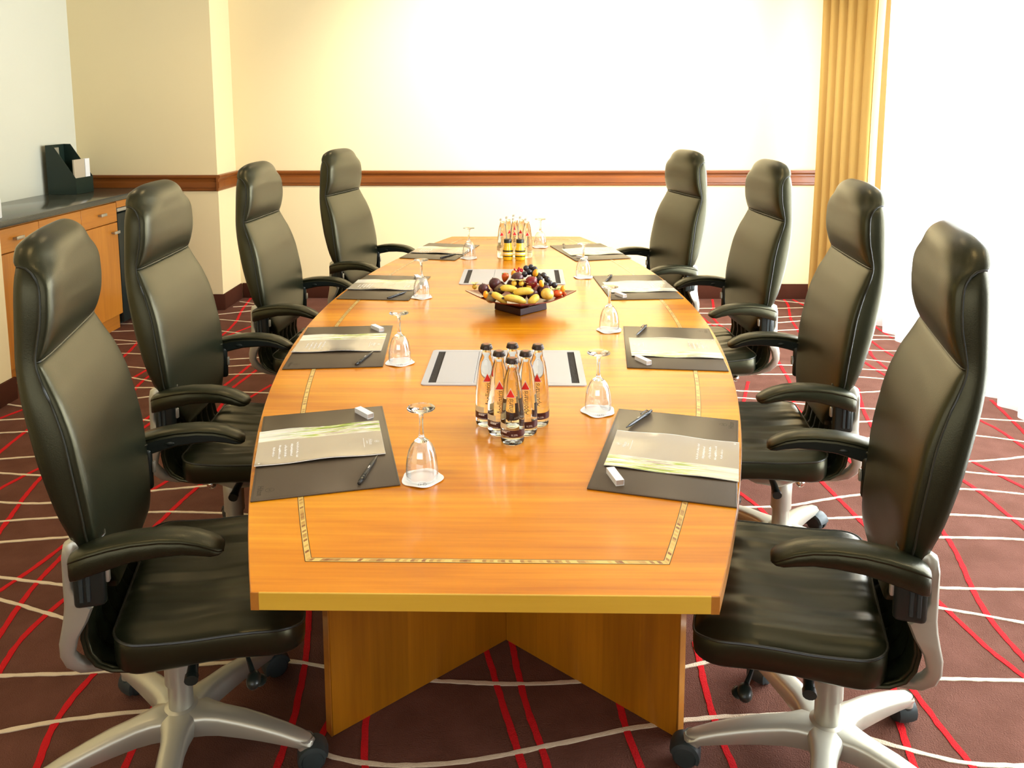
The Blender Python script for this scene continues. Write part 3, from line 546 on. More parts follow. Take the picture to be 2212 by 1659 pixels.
# ------------------------------------------------------------------ executive chairs
# local frame: +x forward, y across, z up, origin on the floor under the column
# z, rear x, piping x, half width
BACK = [(.56, -.118, -.082, .168), (.60, -.122, -.088, .200), (.64, -.130, -.096, .230), (.70, -.140, -.105, .249), (.75, -.158, -.110, .252),
        (.84, -.184, -.124, .246), (.90, -.198, -.135, .238), (.965, -.212, -.155, .226), (1.01, -.2205, -.174, .214), (1.044, -.224, -.1825, .207),
        (1.078, -.224, -.1785, .203), (1.117, -.223, -.172, .200), (1.160, -.222, -.170, .196), (1.194, -.221, -.173, .190), (1.226, -.219, -.186, .178)]
def bk(z): return smooth_interp(BACK, z)
def make_chair():
    ch = empty('office_chair', 'x', 'chair')
    # --- rear shell with the side panels
    mb = MB(); rings = []
    zs = [.565 + (1.2255-.565)*i/34 for i in range(35)]
    for z in zs:
        xr, xp, w = bk(z); k = .012
        if z > 1.21: w = w-.002
        rings.append([(xp+.004, -w+.012, z), (xp, -w+.0015, z), (xp-.004, -w, z), ((xp+xr)/2, -w-.0035, z), (xr+k, -w, z), (xr+.003, -w+.006, z), (xr-.002, -w+.03, z), (xr-.010, -w*.5, z), (xr-.012, 0, z),
                      (xr-.010, w*.5, z), (xr-.002, w-.03, z), (xr+.003, w-.006, z), (xr+k, w, z), ((xp+xr)/2, w+.0035, z), (xp-.004, w, z), (xp, w-.0015, z), (xp+.004, w-.012, z)])
    mb.loft(rings, True, True); mb.build('back_shell', LEATHER, ch, 60)
    # --- front pads
    def pad(z0, z1, B, n, nz, wf, xb):
        mb = MB(); rings = []; NU = 28
        for i in range(nz+1):
            z = z0 + (z1-z0)*i/nz; w = wf(z); b = B(z); x0 = xb(z); q = []
            for j in range(NU+1):
                a = pi*j/NU; ca = cos(a); sa = sin(a)
                y = w*math.copysign(abs(ca)**(2/n), ca); x = x0 + b*abs(sa)**(2/n)
                q.append((x, y, z))
            q.append((x0-.012, -w+.002, z)); q.append((x0-.012, w-.002, z))
            rings.append(q)
        mb.loft(rings, True, True); return mb
    def Bc(z):
        t = (z-.56)/(1.0445-.56)
        e = min(1, (1.0445-z)/.045) if z < 1.0445 else 0
        e2 = min(1, (z-.545)/.04)
        return .004 + (.012 + .008*sin(pi*t))*sqrt(max(0, 1-(1-e)**2))*sqrt(max(0, 1-(1-e2)**2))
    pad(.548, 1.044, Bc, 5.0, 46, lambda z: bk(z)[2]-.001, lambda z: bk(z)[1]-.001).build('back_cushion', LEATHER, ch, 70)
    def Wh(z):
        if z <= 1.160: return bk(z)[2]
        return smooth_interp([(1.160, .196), (1.19, .191), (1.212, .185), (1.232, .1755), (1.250, .163), (1.264, .147), (1.2745, .125), (1.281, .098), (1.2838, .066), (1.2845, .03)], z)[0]
    def Bh(z):
        e = min(1, (z-1.0445)/.065)
        base = .006 + .021*sqrt(max(0, 1-(1-e)**2))
        if z > 1.15: base = smooth_interp([(1.15, -.1445), (1.19, -.145), (1.215, -.148), (1.235, -.150), (1.252, -.1545), (1.266, -.163), (1.276, -.175), (1.2822, -.187), (1.2845, -.197)], z)[0] - bk(min(z, 1.226))[1] + .001
        return base
    def Xh(z):
        if z < 1.196: return bk(z)[1]-.001
        xr = smooth_interp([(1.196, -.1745), (1.208, -.181), (1.218, -.191), (1.2275, -.205), (1.245, -.208), (1.262, -.207), (1.274, -.204), (1.281, -.2005), (1.2845, -.199)], z)[0]
        return xr
    zl = [1.0443 + (1.196-1.0443)*i/20 for i in range(21)] + [1.196 + (1.2845-1.196)*sin(pi/2*i/22) for i in range(1, 23)]
    mb = MB(); rings = []; NU = 28
    for z in zl:
        w_ = Wh(z); x0 = Xh(z); front = bk(min(z, 1.226))[1]-.001 + Bh(z); b = front-x0; q = []
        for j in range(NU+1):
            a = pi*j/NU; ca = cos(a); sa = sin(a); n = 4.2 if z < 1.18 else 4.2-1.4*min(1,(z-1.18)/.06)
            q.append((x0 + b*abs(sa)**(2/n), w_*math.copysign(abs(ca)**(2/n), ca), z))
        t_ = min(1, max(0, (z-1.26)/.0245)); k1, k2 = .010*(1-t_)+.001, .0145*(1-t_)+.002; wi = .005 if z > 1.2 else .002
        q.append((x0-k1, -max(.002, w_-wi*.8), z)); q.append((x0-k2, -max(.001, w_-wi*3.4), z)); q.append((x0-k2, max(.001, w_-wi*3.4), z)); q.append((x0-k1, max(.002, w_-wi*.8), z)); rings.append(q)
    mb.loft(rings, True, True); hr = mb.build('headrest', LEATHER, ch, 70)
    # crease welt under the headrest
    pts = []
    for j in range(29):
        a = pi*j/28; ca = cos(a); sa = sin(a); w_ = .206
        pts.append((-.184 + .010*abs(sa)**.5, w_*math.copysign(abs(ca)**.5, ca), 1.0443))
    mb = MB(); mb.tube(pts, .0024, 6); mb.build('piping', PIPING, hr)
    for s in (-1, 1):
        pts = []
        for i in range(44):
            z = .690 + (1.190-.690)*i/43; xr, xp, w_ = bk(z); pts.append((xp-.002, s*(w_+.0005), z))
        # arch over to the rear at the top, hook inward at the bottom
        pts += [(-.178, s*.1895, 1.202), (-.185, s*.187, 1.214), (-.195, s*.184, 1.223), (-.206, s*.181, 1.2265), (-.2125, s*.177, 1.2255)]
        pts = [(-.088, s*.20, .694), (-.083, s*.215, .690), (-.090, s*.234, .685), (-.100, s*.247, .686)] + pts
        mb = MB(); mb.tube(pts, .0023, 6); mb.build('piping', PIPING, ch)
    # --- pleated lumbar gusset between back and seat
    mb = MB()
    prof = [(-.100, .63), (-.108, .60), (-.120, .56), (-.130, .52), (-.134, .48), (-.128, .445), (-.112, .418), (-.085, .402), (-.045, .394)]
    rings = []; NY = 66
    for x, z in prof:
        w_ = .222 if z < .6 else .205
        rings.append([(x + .014*abs(sin(pi*(y/.052)))**.8 , y, z + (.002 if z < .42 else 0)) for y in [w_*(-1+2*j/NY) for j in range(NY+1)]])
    mb.loft(rings, False, False); g = mb.build('lumbar_gusset', LEATHER, ch, 30)
    so = g.modifiers.new('s', 'SOLIDIFY'); so.thickness = .008; so.offset = 1
    for s in (-1, 1):
        mb = MB(); mb.tube([(x, s*.224, z) for x, z in prof[1:]], .005, 8); mb.build('gusset_welt', LEATHER, ch)
    # --- side brackets
    BR = [((-.108, .692), (-.110, .668), .247), ((-.135, .700), (-.128, .672), .247), ((-.151, .690), (-.137, .660), .247), ((-.156, .665), (-.139, .640), .247), ((-.157, .60), (-.139, .60), .247),
          ((-.157, .565), (-.125, .568), .247), ((-.160, .540), (-.106, .553), .247), ((-.165, .515), (-.118, .524), .247), ((-.172, .485), (-.138, .490), .246), ((-.1725, .455), (-.1465, .458), .243),
          ((-.165, .425), (-.141, .437), .235), ((-.146, .398), (-.128, .414), .218), ((-.115, .376), (-.102, .395), .19), ((-.075, .358), (-.066, .380), .155), ((-.03, .343), (-.026, .370), .12), ((.02, .335), (.02, .366), .10)]
    for s in (-1, 1):
        mb = MB(); rings = []
        for (ox, oz), (ix, iz), y in BR:
            t = .022 if oz > .45 else .028
            e = .005; vx, vz = ix-ox, iz-oz; l = sqrt(vx*vx+vz*vz); vx /= l; vz /= l
            rings.append([(ox+vx*e, s*y, oz+vz*e), (ix-vx*e, s*y, iz-vz*e), (ix, s*(y-e), iz), (ix, s*(y-t+e), iz), (ix-vx*e, s*(y-t), iz-vz*e), (ox+vx*e, s*(y-t), oz+vz*e), (ox, s*(y-t+e), oz), (ox, s*(y-e), oz)])
        mb.loft(rings, True, True); mb.build('side_bracket', SILVER, ch, 50)
        # slotted arm carrier
        mb = MB(); mb.rbox(-.137, -.078, min(s*.236, s*.258), max(s*.236, s*.258), .560, .668, .010, 3); a = mb.build('arm_carrier', PLASTIC, ch)
        mb = MB(); mb.rbox(-.112, -.104, min(s*.2575, s*.2605), max(s*.2575, s*.2605), .575, .66, .0014, 1)
        mb.rbox(-.125, -.117, min(s*.2575, s*.2605), max(s*.2575, s*.2605), .575, .66, .0014, 1); mb.build('slot', RUBBER, a)
        mb = MB(); mb.rbox(-.079, -.071, min(s*.238, s*.250), max(s*.238, s*.250), .605, .635, .003, 2); mb.build('adjuster', SILVER, a)
        # armrest: station x, z top, z bottom, centre y, half width
        ST = [(-.134, .678, .642, .272, .012), (-.130, .684, .637, .272, .020), (-.118, .690, .640, .272, .026), (-.095, .697, .648, .272, .029), (-.06, .704, .657, .272, .030), (-.02, .708, .666, .272, .030),
              (.03, .7075, .669, .272, .030), (.07, .702, .668, .272, .030), (.10, .693, .662, .272, .030), (.122, .682, .656, .271, .0295), (.136, .6735, .655, .270, .027), (.144, .667, .658, .269, .020), (.146, .664, .661, .269, .013)]
        def sec(x, zt, zb, yc, hwid, inset=0, r=.006):
            hwid -= inset
            y0_, y1_ = yc-hwid, yc+hwid; r = min(r, hwid*.5, (zt-zb)*.4)
            return [(x, s*(y0_), zb+r), (x, s*(y0_+r), zb), (x, s*(y1_-r), zb), (x, s*(y1_), zb+r), (x, s*(y1_), zt-r), (x, s*(y1_-r), zt), (x, s*(yc), zt+.002), (x, s*(y0_+r), zt), (x, s*(y0_), zt-r)]
        mb = MB(); mb.loft([sec(x, zt-.007, zb, yc, h, .0012, .004) for x, zt, zb, yc, h in ST], True, True); ar = mb.build('armrest', LEATHER, ch, 60)
        mb = MB(); mb.loft([sec(x, zt, max(zb+.001, zt-.0125), yc, h, 0, .0055) for x, zt, zb, yc, h in ST], True, True); mb.build('arm_pad', LEATHER, ar, 60)
        # inset panel and oval button on the inner face
        pr_ = [(x, zt, zb) for x, zt, zb, yc, h in ST[3:-2]]
        mb = MB(); yi = s*(.272-.0325)
        n = len(pr_)
        mb.loft([[(x, yi+s*.0015, zb+.005), (x, yi+s*.0015, zt-.0155), (x, yi+s*.005, zt-.0155), (x, yi+s*.005, zb+.005)] for x, zt, zb in pr_], True, True, 0, False)
        mb.build('inset_panel', PLASTIC, ar)
        mb = MB(); mb.ell((-.035, yi+s*.001, .677), .012, .003, .0055, 16, 8); mb.build('button', PLASTIC, ar)
    # --- seat
    plan = []
    def P(cx, cy, r, a0, n=7):
        for i in range(n+1): a = rad(a0+90*i/n); plan.append((cx+r*cos(a), cy+r*sin(a)))
    P(.292-.07, .25-.07, .07, 0); P(-.083+.055, .25-.055, .055, 90); P(-.083+.055, -.25+.055, .055, 180); P(.292-.07, -.25+.07, .07, 270)
    # resample straight runs
    pl2 = []
    for i in range(len(plan)):
        a = Vector(plan[i]); b = Vector(plan[(i+1) % len(plan)]); n = max(1, int((b-a).length/.03))
        for k in range(n): pl2.append(a+(b-a)*k/n)
    def ztop(x, y):
        z = smooth_interp([(-.09, .474), (-.05, .467), (.05, .458), (.15, .457), (.22, .453), (.27, .443), (.30, .424)], x)[0]
        return z
    def zbot(x): return smooth_interp([(-.09, .408), (-.06, .398), (.02, .396), (.12, .399), (.22, .392), (.30, .378)], x)[0]
    C = Vector((.10, 0))
    def ring(sc, inset, zf):
        q = []
        for p in pl2:
            d = (p-C); l = d.length; pp = C + d*sc - d/l*inset
            q.append((pp.x, pp.y, zf(pp.x, pp.y)))
        return q
    mb = MB()
    mb.loft([ring(1, .03, lambda x, y: zbot(x)-.002), ring(1, .008, lambda x, y: zbot(x)), ring(1, 0, lambda x, y: zbot(x)+.008), ring(1, -.001, lambda x, y: (zbot(x)+ztop(x, y))/2),
             ring(1, 0, lambda x, y: ztop(x, y)-.004), ring(1, .004, lambda x, y: ztop(x, y)), ring(.95, .004, lambda x, y: ztop(x, y)+.005), ring(.86, 0, lambda x, y: ztop(x, y)+.009), ring(.7, 0, lambda x, y: ztop(x, y)+.011),
             ring(.5, 0, lambda x, y: ztop(x, y)+.010), ring(.25, 0, lambda x, y: ztop(x, y)+.008), ring(.02, 0, lambda x, y: ztop(x, y)+.007)], True, True)
    st = mb.build('seat', LEATHER_SEAT, ch, 80)
    mb = MB(); mb.tube([(p[0], p[1], p[2]) for p in ring(1, .0005, lambda x, y: ztop(x, y)-.002)], .003, 6, 0, True); mb.build('piping', PIPING, st)
    # --- mechanism, levers
    mb = MB(); rings = []
    for x, w_, z0, z1 in ((-.045, .075, .336, .372), (-.02, .095, .318, .388), (.03, .10, .303, .392), (.10, .09, .308, .392), (.17, .075, .335, .390), (.20, .06, .352, .388)):
        rings.append([(x, -w_, z0+.01), (x, -w_+.01, z0), (x, w_-.01, z0), (x, w_, z0+.01), (x, w_, z1), (x, -w_, z1)])
    mb.loft(rings, True, True); me = mb.build('seat_mechanism', SILVER, ch, 50)
    for s in (-1, 1):
        mb = MB(); mb.ell((-.028, s*.122, .338), .015, .014, .015, 16, 10); mb.tube([(-.028, s*.09, .338), (-.028, s*.118, .338)], .009, 10); mb.build('pivot_knob', CHROME, me)
    mb = MB()
    mb.tube([(.055, -.08, .335), (.055, -.14, .33), (.055, -.175, .322)], [.009, .011, .013], 10); mb.tube([(.055, -.17, .323), (.055, -.182, .320)], .0145, 12); mb.build('lever', PLASTIC, me)
    mb = MB(); mb.tube([(.055, .08, .335), (.055, .14, .33), (.055, .175, .322)], [.009, .011, .013], 10); mb.tube([(.055, .17, .323), (.055, .182, .320)], .0145, 12); mb.build('lever', PLASTIC, me)
    for s in (-1, 1):
        mb = MB(); mb.tube([(.13, s*.07, .345), (.165, s*.15, .345), (.18, s*.19, .325)], [.004, .004, .006], 8)
        mb.ell((.183, s*.203, .314), .016, .024, .016, 14, 8); mb.ell((.196, s*.200, .309), .014, .020, .006, 12, 6); mb.build('tilt_paddle', PLASTIC, me)
    # --- column and star base
    mb = MB(); mb.lathe([(.001, .10), (.0275, .10), (.0275, .196), (.033, .198), (.0325, .235), (.034, .305), (.03, .31), (.001, .31)], 28); mb.build('gas_column', SILVER, ch, 50)
    mb = MB(); mb.lathe([(.001, .072), (.030, .074), (.036, .085), (.042, .118), (.042, .128), (.036, .1355), (.001, .137)], 28); mb.build('base_hub', SILVER, ch, 50)
    mb = MB(); rings = []
    for r, w_, zt, zb in ((.020, .046, .134, .082), (.045, .040, .134, .080), (.07, .032, .133, .080), (.10, .0275, .130, .080), (.15, .027, .1235, .078), (.20, .025, .113, .073), (.25, .023, .100, .066), (.285, .0215, .088, .060), (.307, .019, .081, .057), (.319, .012, .073, .058)):
        e = .006
        rings.append([(r, -w_, zt-.012), (r, -w_+e, zt-.003), (r, -w_*.4, zt), (r, w_*.4, zt), (r, w_-e, zt-.003), (r, w_, zt-.012), (r, w_*.8, zb), (r, -w_*.8, zb)])
    mb.loft(rings, True, True); mb.lathe([(.018, .078), (.018, .052), (.001, .052)], 20, (.299, 0, 0)); leg_me = mb.mesh('base_leg', SILVER, 50)
    # caster: pin, hood and twin wheels; pivot at origin
    mb = MB(); mb.lathe([(.001, .052), (.013, .052), (.015, .046), (.015, .040)], 16)
    R = Matrix.Rotation(pi/2, 4, 'X'); off = Vector((-.014, 0, .0262))
    for s in (-1, 1):
        mb.lathe([(.001, .0225), (.020, .0225), (.0222, .0215), (.0252, .018), (.0262, .012), (.0255, .006), (.001, .006)], 24, off, 0, False, Matrix.Scale(s, 4, (0, 1, 0)) @ R)
    rings = []
    for j in range(13):
        a = rad(-25 + 195*j/12); c_, s_ = cos(a), sin(a); q = []
        for rr_, y in ((.0225, -.0235), (.0295, -.021), (.0315, -.010), (.0315, .010), (.0295, .021), (.0225, .0235)):
            q.append((off.x + rr_*c_, y, off.z + rr_*s_))
        rings.append(q)
    mb.loft(rings, True, True); cas_me = mb.mesh('caster', RUBBER, 50)
    for k in range(5):
        lg = bpy.data.objects.new('base_leg', leg_me); COL.objects.link(lg); lg.parent = ch; lg.rotation_euler = (0, 0, rad(72*k))
        ca = bpy.data.objects.new('caster', cas_me); COL.objects.link(ca); ca.parent = lg; ca.location = (.299, 0, 0); ca.scale = (1.14, 1.14, 1.14)
    return ch
chair0 = make_chair()
CH = [(-.742, 1.723, 14.96, 0, 0, 'x'), (-.902, 2.524, 3.28, 0, .008, 'x'), (-.929, 3.548, -2.97, 0, -.006, 'x'), (-.782, 4.439, -13.3, 0, 0, 'x'),
      (.754, 1.698, 15.49, 1, .002, 'x'), (.915, 2.565, 4.92, 1, .006, 'x'), (.943, 3.555, -4.95, 1, 0, 'x'), (.749, 4.369, -14.74, 1, -.004, 'x')]
CLAB = ['black leather office chair at the near left of the table, closest to the camera',
        'black leather office chair second from the front on the left side',
        'black leather office chair third from the front on the left side',
        'black leather office chair at the far left end of the table',
        'black leather office chair at the near right, in front of the sheer curtain',
        'black leather office chair second from the front on the right side',
        'black leather office chair third from the front on the right side',
        'black leather office chair at the far right end of the table']
BASEA = [-20, -35, 10, 30, 11, 19, -10, 25]
SWIV = [(200, 150, 100, 60, 20), (10, 80, 200, 140, 300), (50, 120, 220, 10, 90), (0, 90, 180, 30, 240), (170, 20, 60, 250, 120), (40, 300, 150, 80, 200), (70, 10, 140, 250, 30), (20, 190, 300, 60, 110)]
for i, (X, Y, th, right, dz, _) in enumerate(CH):
    o = chair0 if i == 0 else copy_tree(chair0)
    o.location = (X, Y, 0); o.rotation_euler = (0, 0, rad(180-th) if right else rad(th))
    o['label'] = CLAB[i]; o['group'] = 'office chairs around the conference table'
    legs = [c for c in o.children if c.name.startswith('base_leg')]
    for k, lg in enumerate(legs):
        lg.rotation_euler = (0, 0, rad(BASEA[i] + 72*k))
        lg.children[0].rotation_euler = (0, 0, rad(SWIV[i][k]))
    for c in o.children:
        if not (c.name.startswith('base_') or c.name.startswith('gas_')): c.location.z += dz

# ------------------------------------------------------------------ place settings
MATS = [(-.3976, 1.7827, .25788, 0), (-.5387, 2.5780, .09753, 0), (-.5418, 3.4340, -.07885, 0), (-.3934, 4.2907, -.22084, 0),
        (.3967, 1.7724, -.25673, 1), (.5411, 2.5764, -.09203, 1), (.5389, 3.4507, .08453, 1), (.4005, 4.2808, .26564, 1)]
PADM = mat('pad_leather', (.085, .062, .040), .33, .55, bump=(600, .12, .001))
STITCH = mat('pad_stitch', (.02, .014, .012), .5)
DEB = mat('debossed', (.028, .021, .013), .4)
PAGE = mat('white_page', (.86, .86, .87), .35)
LEAF = mat('leaflet_taupe', (.46, .40, .32), .2, .6, coat=1)
INK = mat('white_print', (.92, .92, .92), .4)
def photo_strip():
    m = bpy.data.materials.new('leek_photo'); m.use_nodes = True; nt = m.node_tree; b = nt.nodes['Principled BSDF']; L = nt.links.new
    tc = nt.nodes.new('ShaderNodeTexCoord'); mp = nt.nodes.new('ShaderNodeMapping'); mp.inputs['Scale'].default_value = (1, .07, 1); mp.inputs['Rotation'].default_value = (0, 0, .04)
    nz = nt.nodes.new('ShaderNodeTexNoise'); nz.inputs['Scale'].default_value = 130; nz.inputs['Detail'].default_value = 4; nz.inputs['Distortion'].default_value = .4
    L(tc.outputs['Object'], mp.inputs[0]); L(mp.outputs[0], nz.inputs['Vector'])
    rp = nt.nodes.new('ShaderNodeValToRGB'); e = rp.color_ramp.elements; rp.color_ramp.interpolation = 'LINEAR'
    e[0].position = .33; e[0].color = (.07, .09, .01, 1); e[1].position = .64; e[1].color = (.90, .90, .88, 1)
    for p, c in ((.43, (.25, .38, .03, 1)), (.48, (.50, .62, .10, 1)), (.52, (.86, .86, .76, 1)), (.58, (.36, .27, .18, 1))):
        k = e.new(p); k.color = c
    # the stalks fade to white bulbs at the guest's end
    sp = nt.nodes.new('ShaderNodeSeparateXYZ'); L(tc.outputs['Object'], sp.inputs[0])
    mr = nt.nodes.new('ShaderNodeMapRange'); mr.inputs[1].default_value = -.02; mr.inputs[2].default_value = -.13; mr.inputs[3].default_value = 0; mr.inputs[4].default_value = .75; L(sp.outputs[1], mr.inputs[0])
    mx = nt.nodes.new('ShaderNodeMix'); mx.data_type = 'RGBA'; mx.inputs[7].default_value = (.93, .92, .86, 1)
    L(mr.outputs[0], mx.inputs[0]); L(nz.outputs['Fac'], rp.inputs[0]); L(rp.outputs[0], mx.inputs[6]); L(mx.outputs[2], b.inputs['Base Color'])
    b.inputs['Roughness'].default_value = .22; b.inputs['Coat Weight'].default_value = .6
    return m
PHOTO = photo_strip()

# local frame of a setting: x = the guest's right, y = away from the guest
mb = MB(); mb.rbox(-.228, .228, -.150, .150, 0, .0035, .0013, 2); pad_me = mb.mesh('desk_pad', PADM, 60)
mb = MB()
def stitches(p, q):
    p = Vector(p); q = Vector(q); n = int((q-p).length/.005); d = (q-p)/n; t = d.normalized()*.0016; nn = Vector((-t.y, t.x))*.22
    for i in range(n):
        c = p + d*(i+.5); vs = [(c+t+nn), (c-t+nn), (c-t-nn), (c+t-nn)]
        mb.add([(v.x, v.y, .00375) for v in vs], [(0, 1, 2, 3)], 0, False)
for a, b in (((-.224, -.146), (.224, -.146)), ((.224, -.146), (.224, .146)), ((.224, .146), (-.224, .146)), ((-.224, .146), (-.224, -.146))): stitches(a, b)
stitch_me = mb.mesh('stitching', STITCH)
def arc_pts(cx, cy, r, a0, a1, n=14): return [(cx+r*cos(rad(a0+(a1-a0)*i/n)), cy+r*sin(rad(a0+(a1-a0)*i/n))) for i in range(n+1)]
def flat_line(mb, pts, wd, z):
    L = []; R = []
    for i, p in enumerate(pts):
        a = Vector(pts[max(0, i-1)]); b = Vector(pts[min(len(pts)-1, i+1)]); t = (b-a).normalized(); n = Vector((-t.y, t.x))*wd/2
        L.append((p[0]+n.x, p[1]+n.y, z)); R.append((p[0]-n.x, p[1]-n.y, z))
    m = len(pts); mb.add(L+R, [(i, i+1, m+i+1, m+i) for i in range(m-1)], 0, False)
def emblem(mb, cx, cy, r, z, wd):
    # ring broken in two with an upright H-like monogram inside
    flat_line(mb, arc_pts(cx, cy, r, -60, 125), wd, z); flat_line(mb, arc_pts(cx, cy, r, 140, 285), wd, z)
    for dx in (-.38, .38): flat_line(mb, [(cx+dx*r-.1*r, cy-.5*r), (cx+dx*r, cy), (cx+dx*r+.1*r, cy+.5*r)], wd*1.2, z)
    flat_line(mb, [(cx-.6*r, cy-.08*r), (cx+.6*r, cy+.08*r)], wd, z)
mb = MB(); vs, fs = text_mesh('Hilton', .018); mb.add([(v.x*.95+.189, v.y-.1335, .0037) for v in vs], fs, 0, False)
emblem(mb, .189, -.114, .0085, .0037, .0009)
mark_me = mb.mesh('embossed_mark', DEB)

def leafz(x, y): # gentle curl of the leaflet
    u = (x+.0225)/.0975; v = (y+.01)/.142
    return .0046 + .004*max(0, abs(u)-.55)**1.3 + .0022*(1-v*v)*(.5+.5*u) + .0014*sin(v*5+1)*u + (.004*max(0, u-.8) if 1 else 0)
def leaf_grid(x0, x1, y0, y1, dz, nx=12, ny=22, mi=lambda x, y: 0):
    mb = MB(); vs = []
    for j in range(ny+1):
        for i in range(nx+1):
            x = x0+(x1-x0)*i/nx; y = y0+(y1-y0)*j/ny; vs.append((x, y, leafz(x, y)+dz))
    b = 0; mb.v = vs
    for j in range(ny):
        for i in range(nx):
            mb.f.append((j*(nx+1)+i, j*(nx+1)+i+1, (j+1)*(nx+1)+i+1, (j+1)*(nx+1)+i)); mb.m.append(0); mb.sm.append(True)
    return mb
leaf_me = leaf_grid(-.058, .075, -.152, .132, .0008).mesh('cover', LEAF)
strip_me = leaf_grid(-.120, -.058, -.152, .132, .0008, 6).mesh('cover_photo', PHOTO)
back_me = leaf_grid(-.121, .0785, -.1525, .1325, 0).mesh('inner_page', PAGE)
mb = MB()
random.seed(3)
for li, (L0, L1) in enumerate(((-.036, .050), (-.030, .038), (-.026, .042), (-.028, .046), (-.018, .030))):
    yy = -.064 - li*.0131; x = L0
    while x < L1:
        wd = random.choice((.0012, .0017, .0022)); hh = random.choice((.0026, .0026, .0042, .0042, .0048))
        y0 = yy - (.0012 if random.random() < .25 else 0)
        P = [(x, y0), (x+wd, y0), (x+wd, yy+hh), (x, yy+hh)]
        mb.add([(a, b, leafz(a, b)+.0012) for a, b in P], [(0, 1, 2, 3)], 0, False)
        x += wd + random.choice((.0005, .0006, .0006, .0025))
vs, fs = text_mesh('Hilton', .0125); mb.add([(v.x*.95+.002, v.y+.1035, leafz(v.x+.002, v.y+.1035)+.0013) for v in vs], fs, 0, False)
def em2(cx, cy, r, wd):
    t = MB(); emblem(t, cx, cy, r, 0, wd); mb.add([(a, b, leafz(a, b)+.0013) for a, b, c in t.v], t.f, 0, False)
em2(.002, .118, .0052, .0009)
for x0, x1, yy, h in ((-.006, .010, .0945, .0022), (-.022, .030, .0875, .0015)):
    x = x0
    while x < x1:
        mb.add([(a, b, leafz(a, b)+.0013) for a, b in ((x, yy), (x+.0013, yy), (x+.0013, yy+h), (x, yy+h))], [(0, 1, 2, 3)], 0, False); x += .0018
em2(.066, -.143, .0025, .0008)
print_me = mb.mesh('printed_lettering', INK)

# pen: along +x from tip, resting on its side
PENM = mat('pen_black', (.010, .010, .012), .28, .6)
mb = MB(); Rz = Matrix.Rotation(pi/2, 4, 'Y')
mb.lathe([(.0003, -.068), (.0014, -.066), (.0016, -.060), (.0036, -.050), (.0042, -.042), (.0046, -.02), (.0047, .02), (.0048, .030)], 18, (0, 0, 0), 0, True, Rz)
mb.lathe([(.0050, .030), (.0050, .036), (.0046, .0365), (.0046, .039), (.0050, .0395), (.0050, .045), (.0046, .0455), (.0046, .048), (.0049, .0485), (.0048, .058), (.0036, .060), (.0036, .068), (.0005, .069)], 18, (0, 0, 0), 0, True, Rz)
pen_me = mb.mesh('barrel', PENM)
mb = MB(); mb.tube([(.056, .004, .003), (.054, .0065, .0045), (.040, .0072, .005), (.022, .0062, .0045)], [.0014, .0014, .0013, .0016], 8); clip_me = mb.mesh('clip', PENM)
mb = MB()
for q in ((-.006, .0020), (-.003, .0024), (0, .0018), (.003, .0024)): mb.add([(q[0]-.001, -.0008, .00478), (q[0]+.001, -.0008, .00478), (q[0]+.001, q[1]-.0002, .00455), (q[0]-.001, q[1]-.0002, .00455)], [(0, 1, 2, 3)], 0, False)
penp_me = mb.mesh('printed_logo', INK)
# small white slide box
BOXW = mat('box_white', (.88, .88, .90), .35); BOXI = mat('box_inner', (.55, .44, .36), .5)
mb = MB()
l, wv, h, t = .031, .009, .0125, .0009
for (a0, a1, b0, b1, c0, c1) in ((-l, l, -wv, wv, 0, t), (-l, l, -wv, wv, h-t, h), (-l, l, -wv, -wv+t, t, h-t), (-l, l, wv-t, wv, t, h-t)): mb.box(a0, a1, b0, b1, c0, c1)
sl_me = mb.mesh('sleeve', BOXW)
mb = MB(); mb.rbox(-l+.001, l-.0015, -wv+t+.0002, wv-t-.0002, t+.0002, h-t-.0002, .0005, 1); in_me = mb.mesh('inner_tray', BOXI)

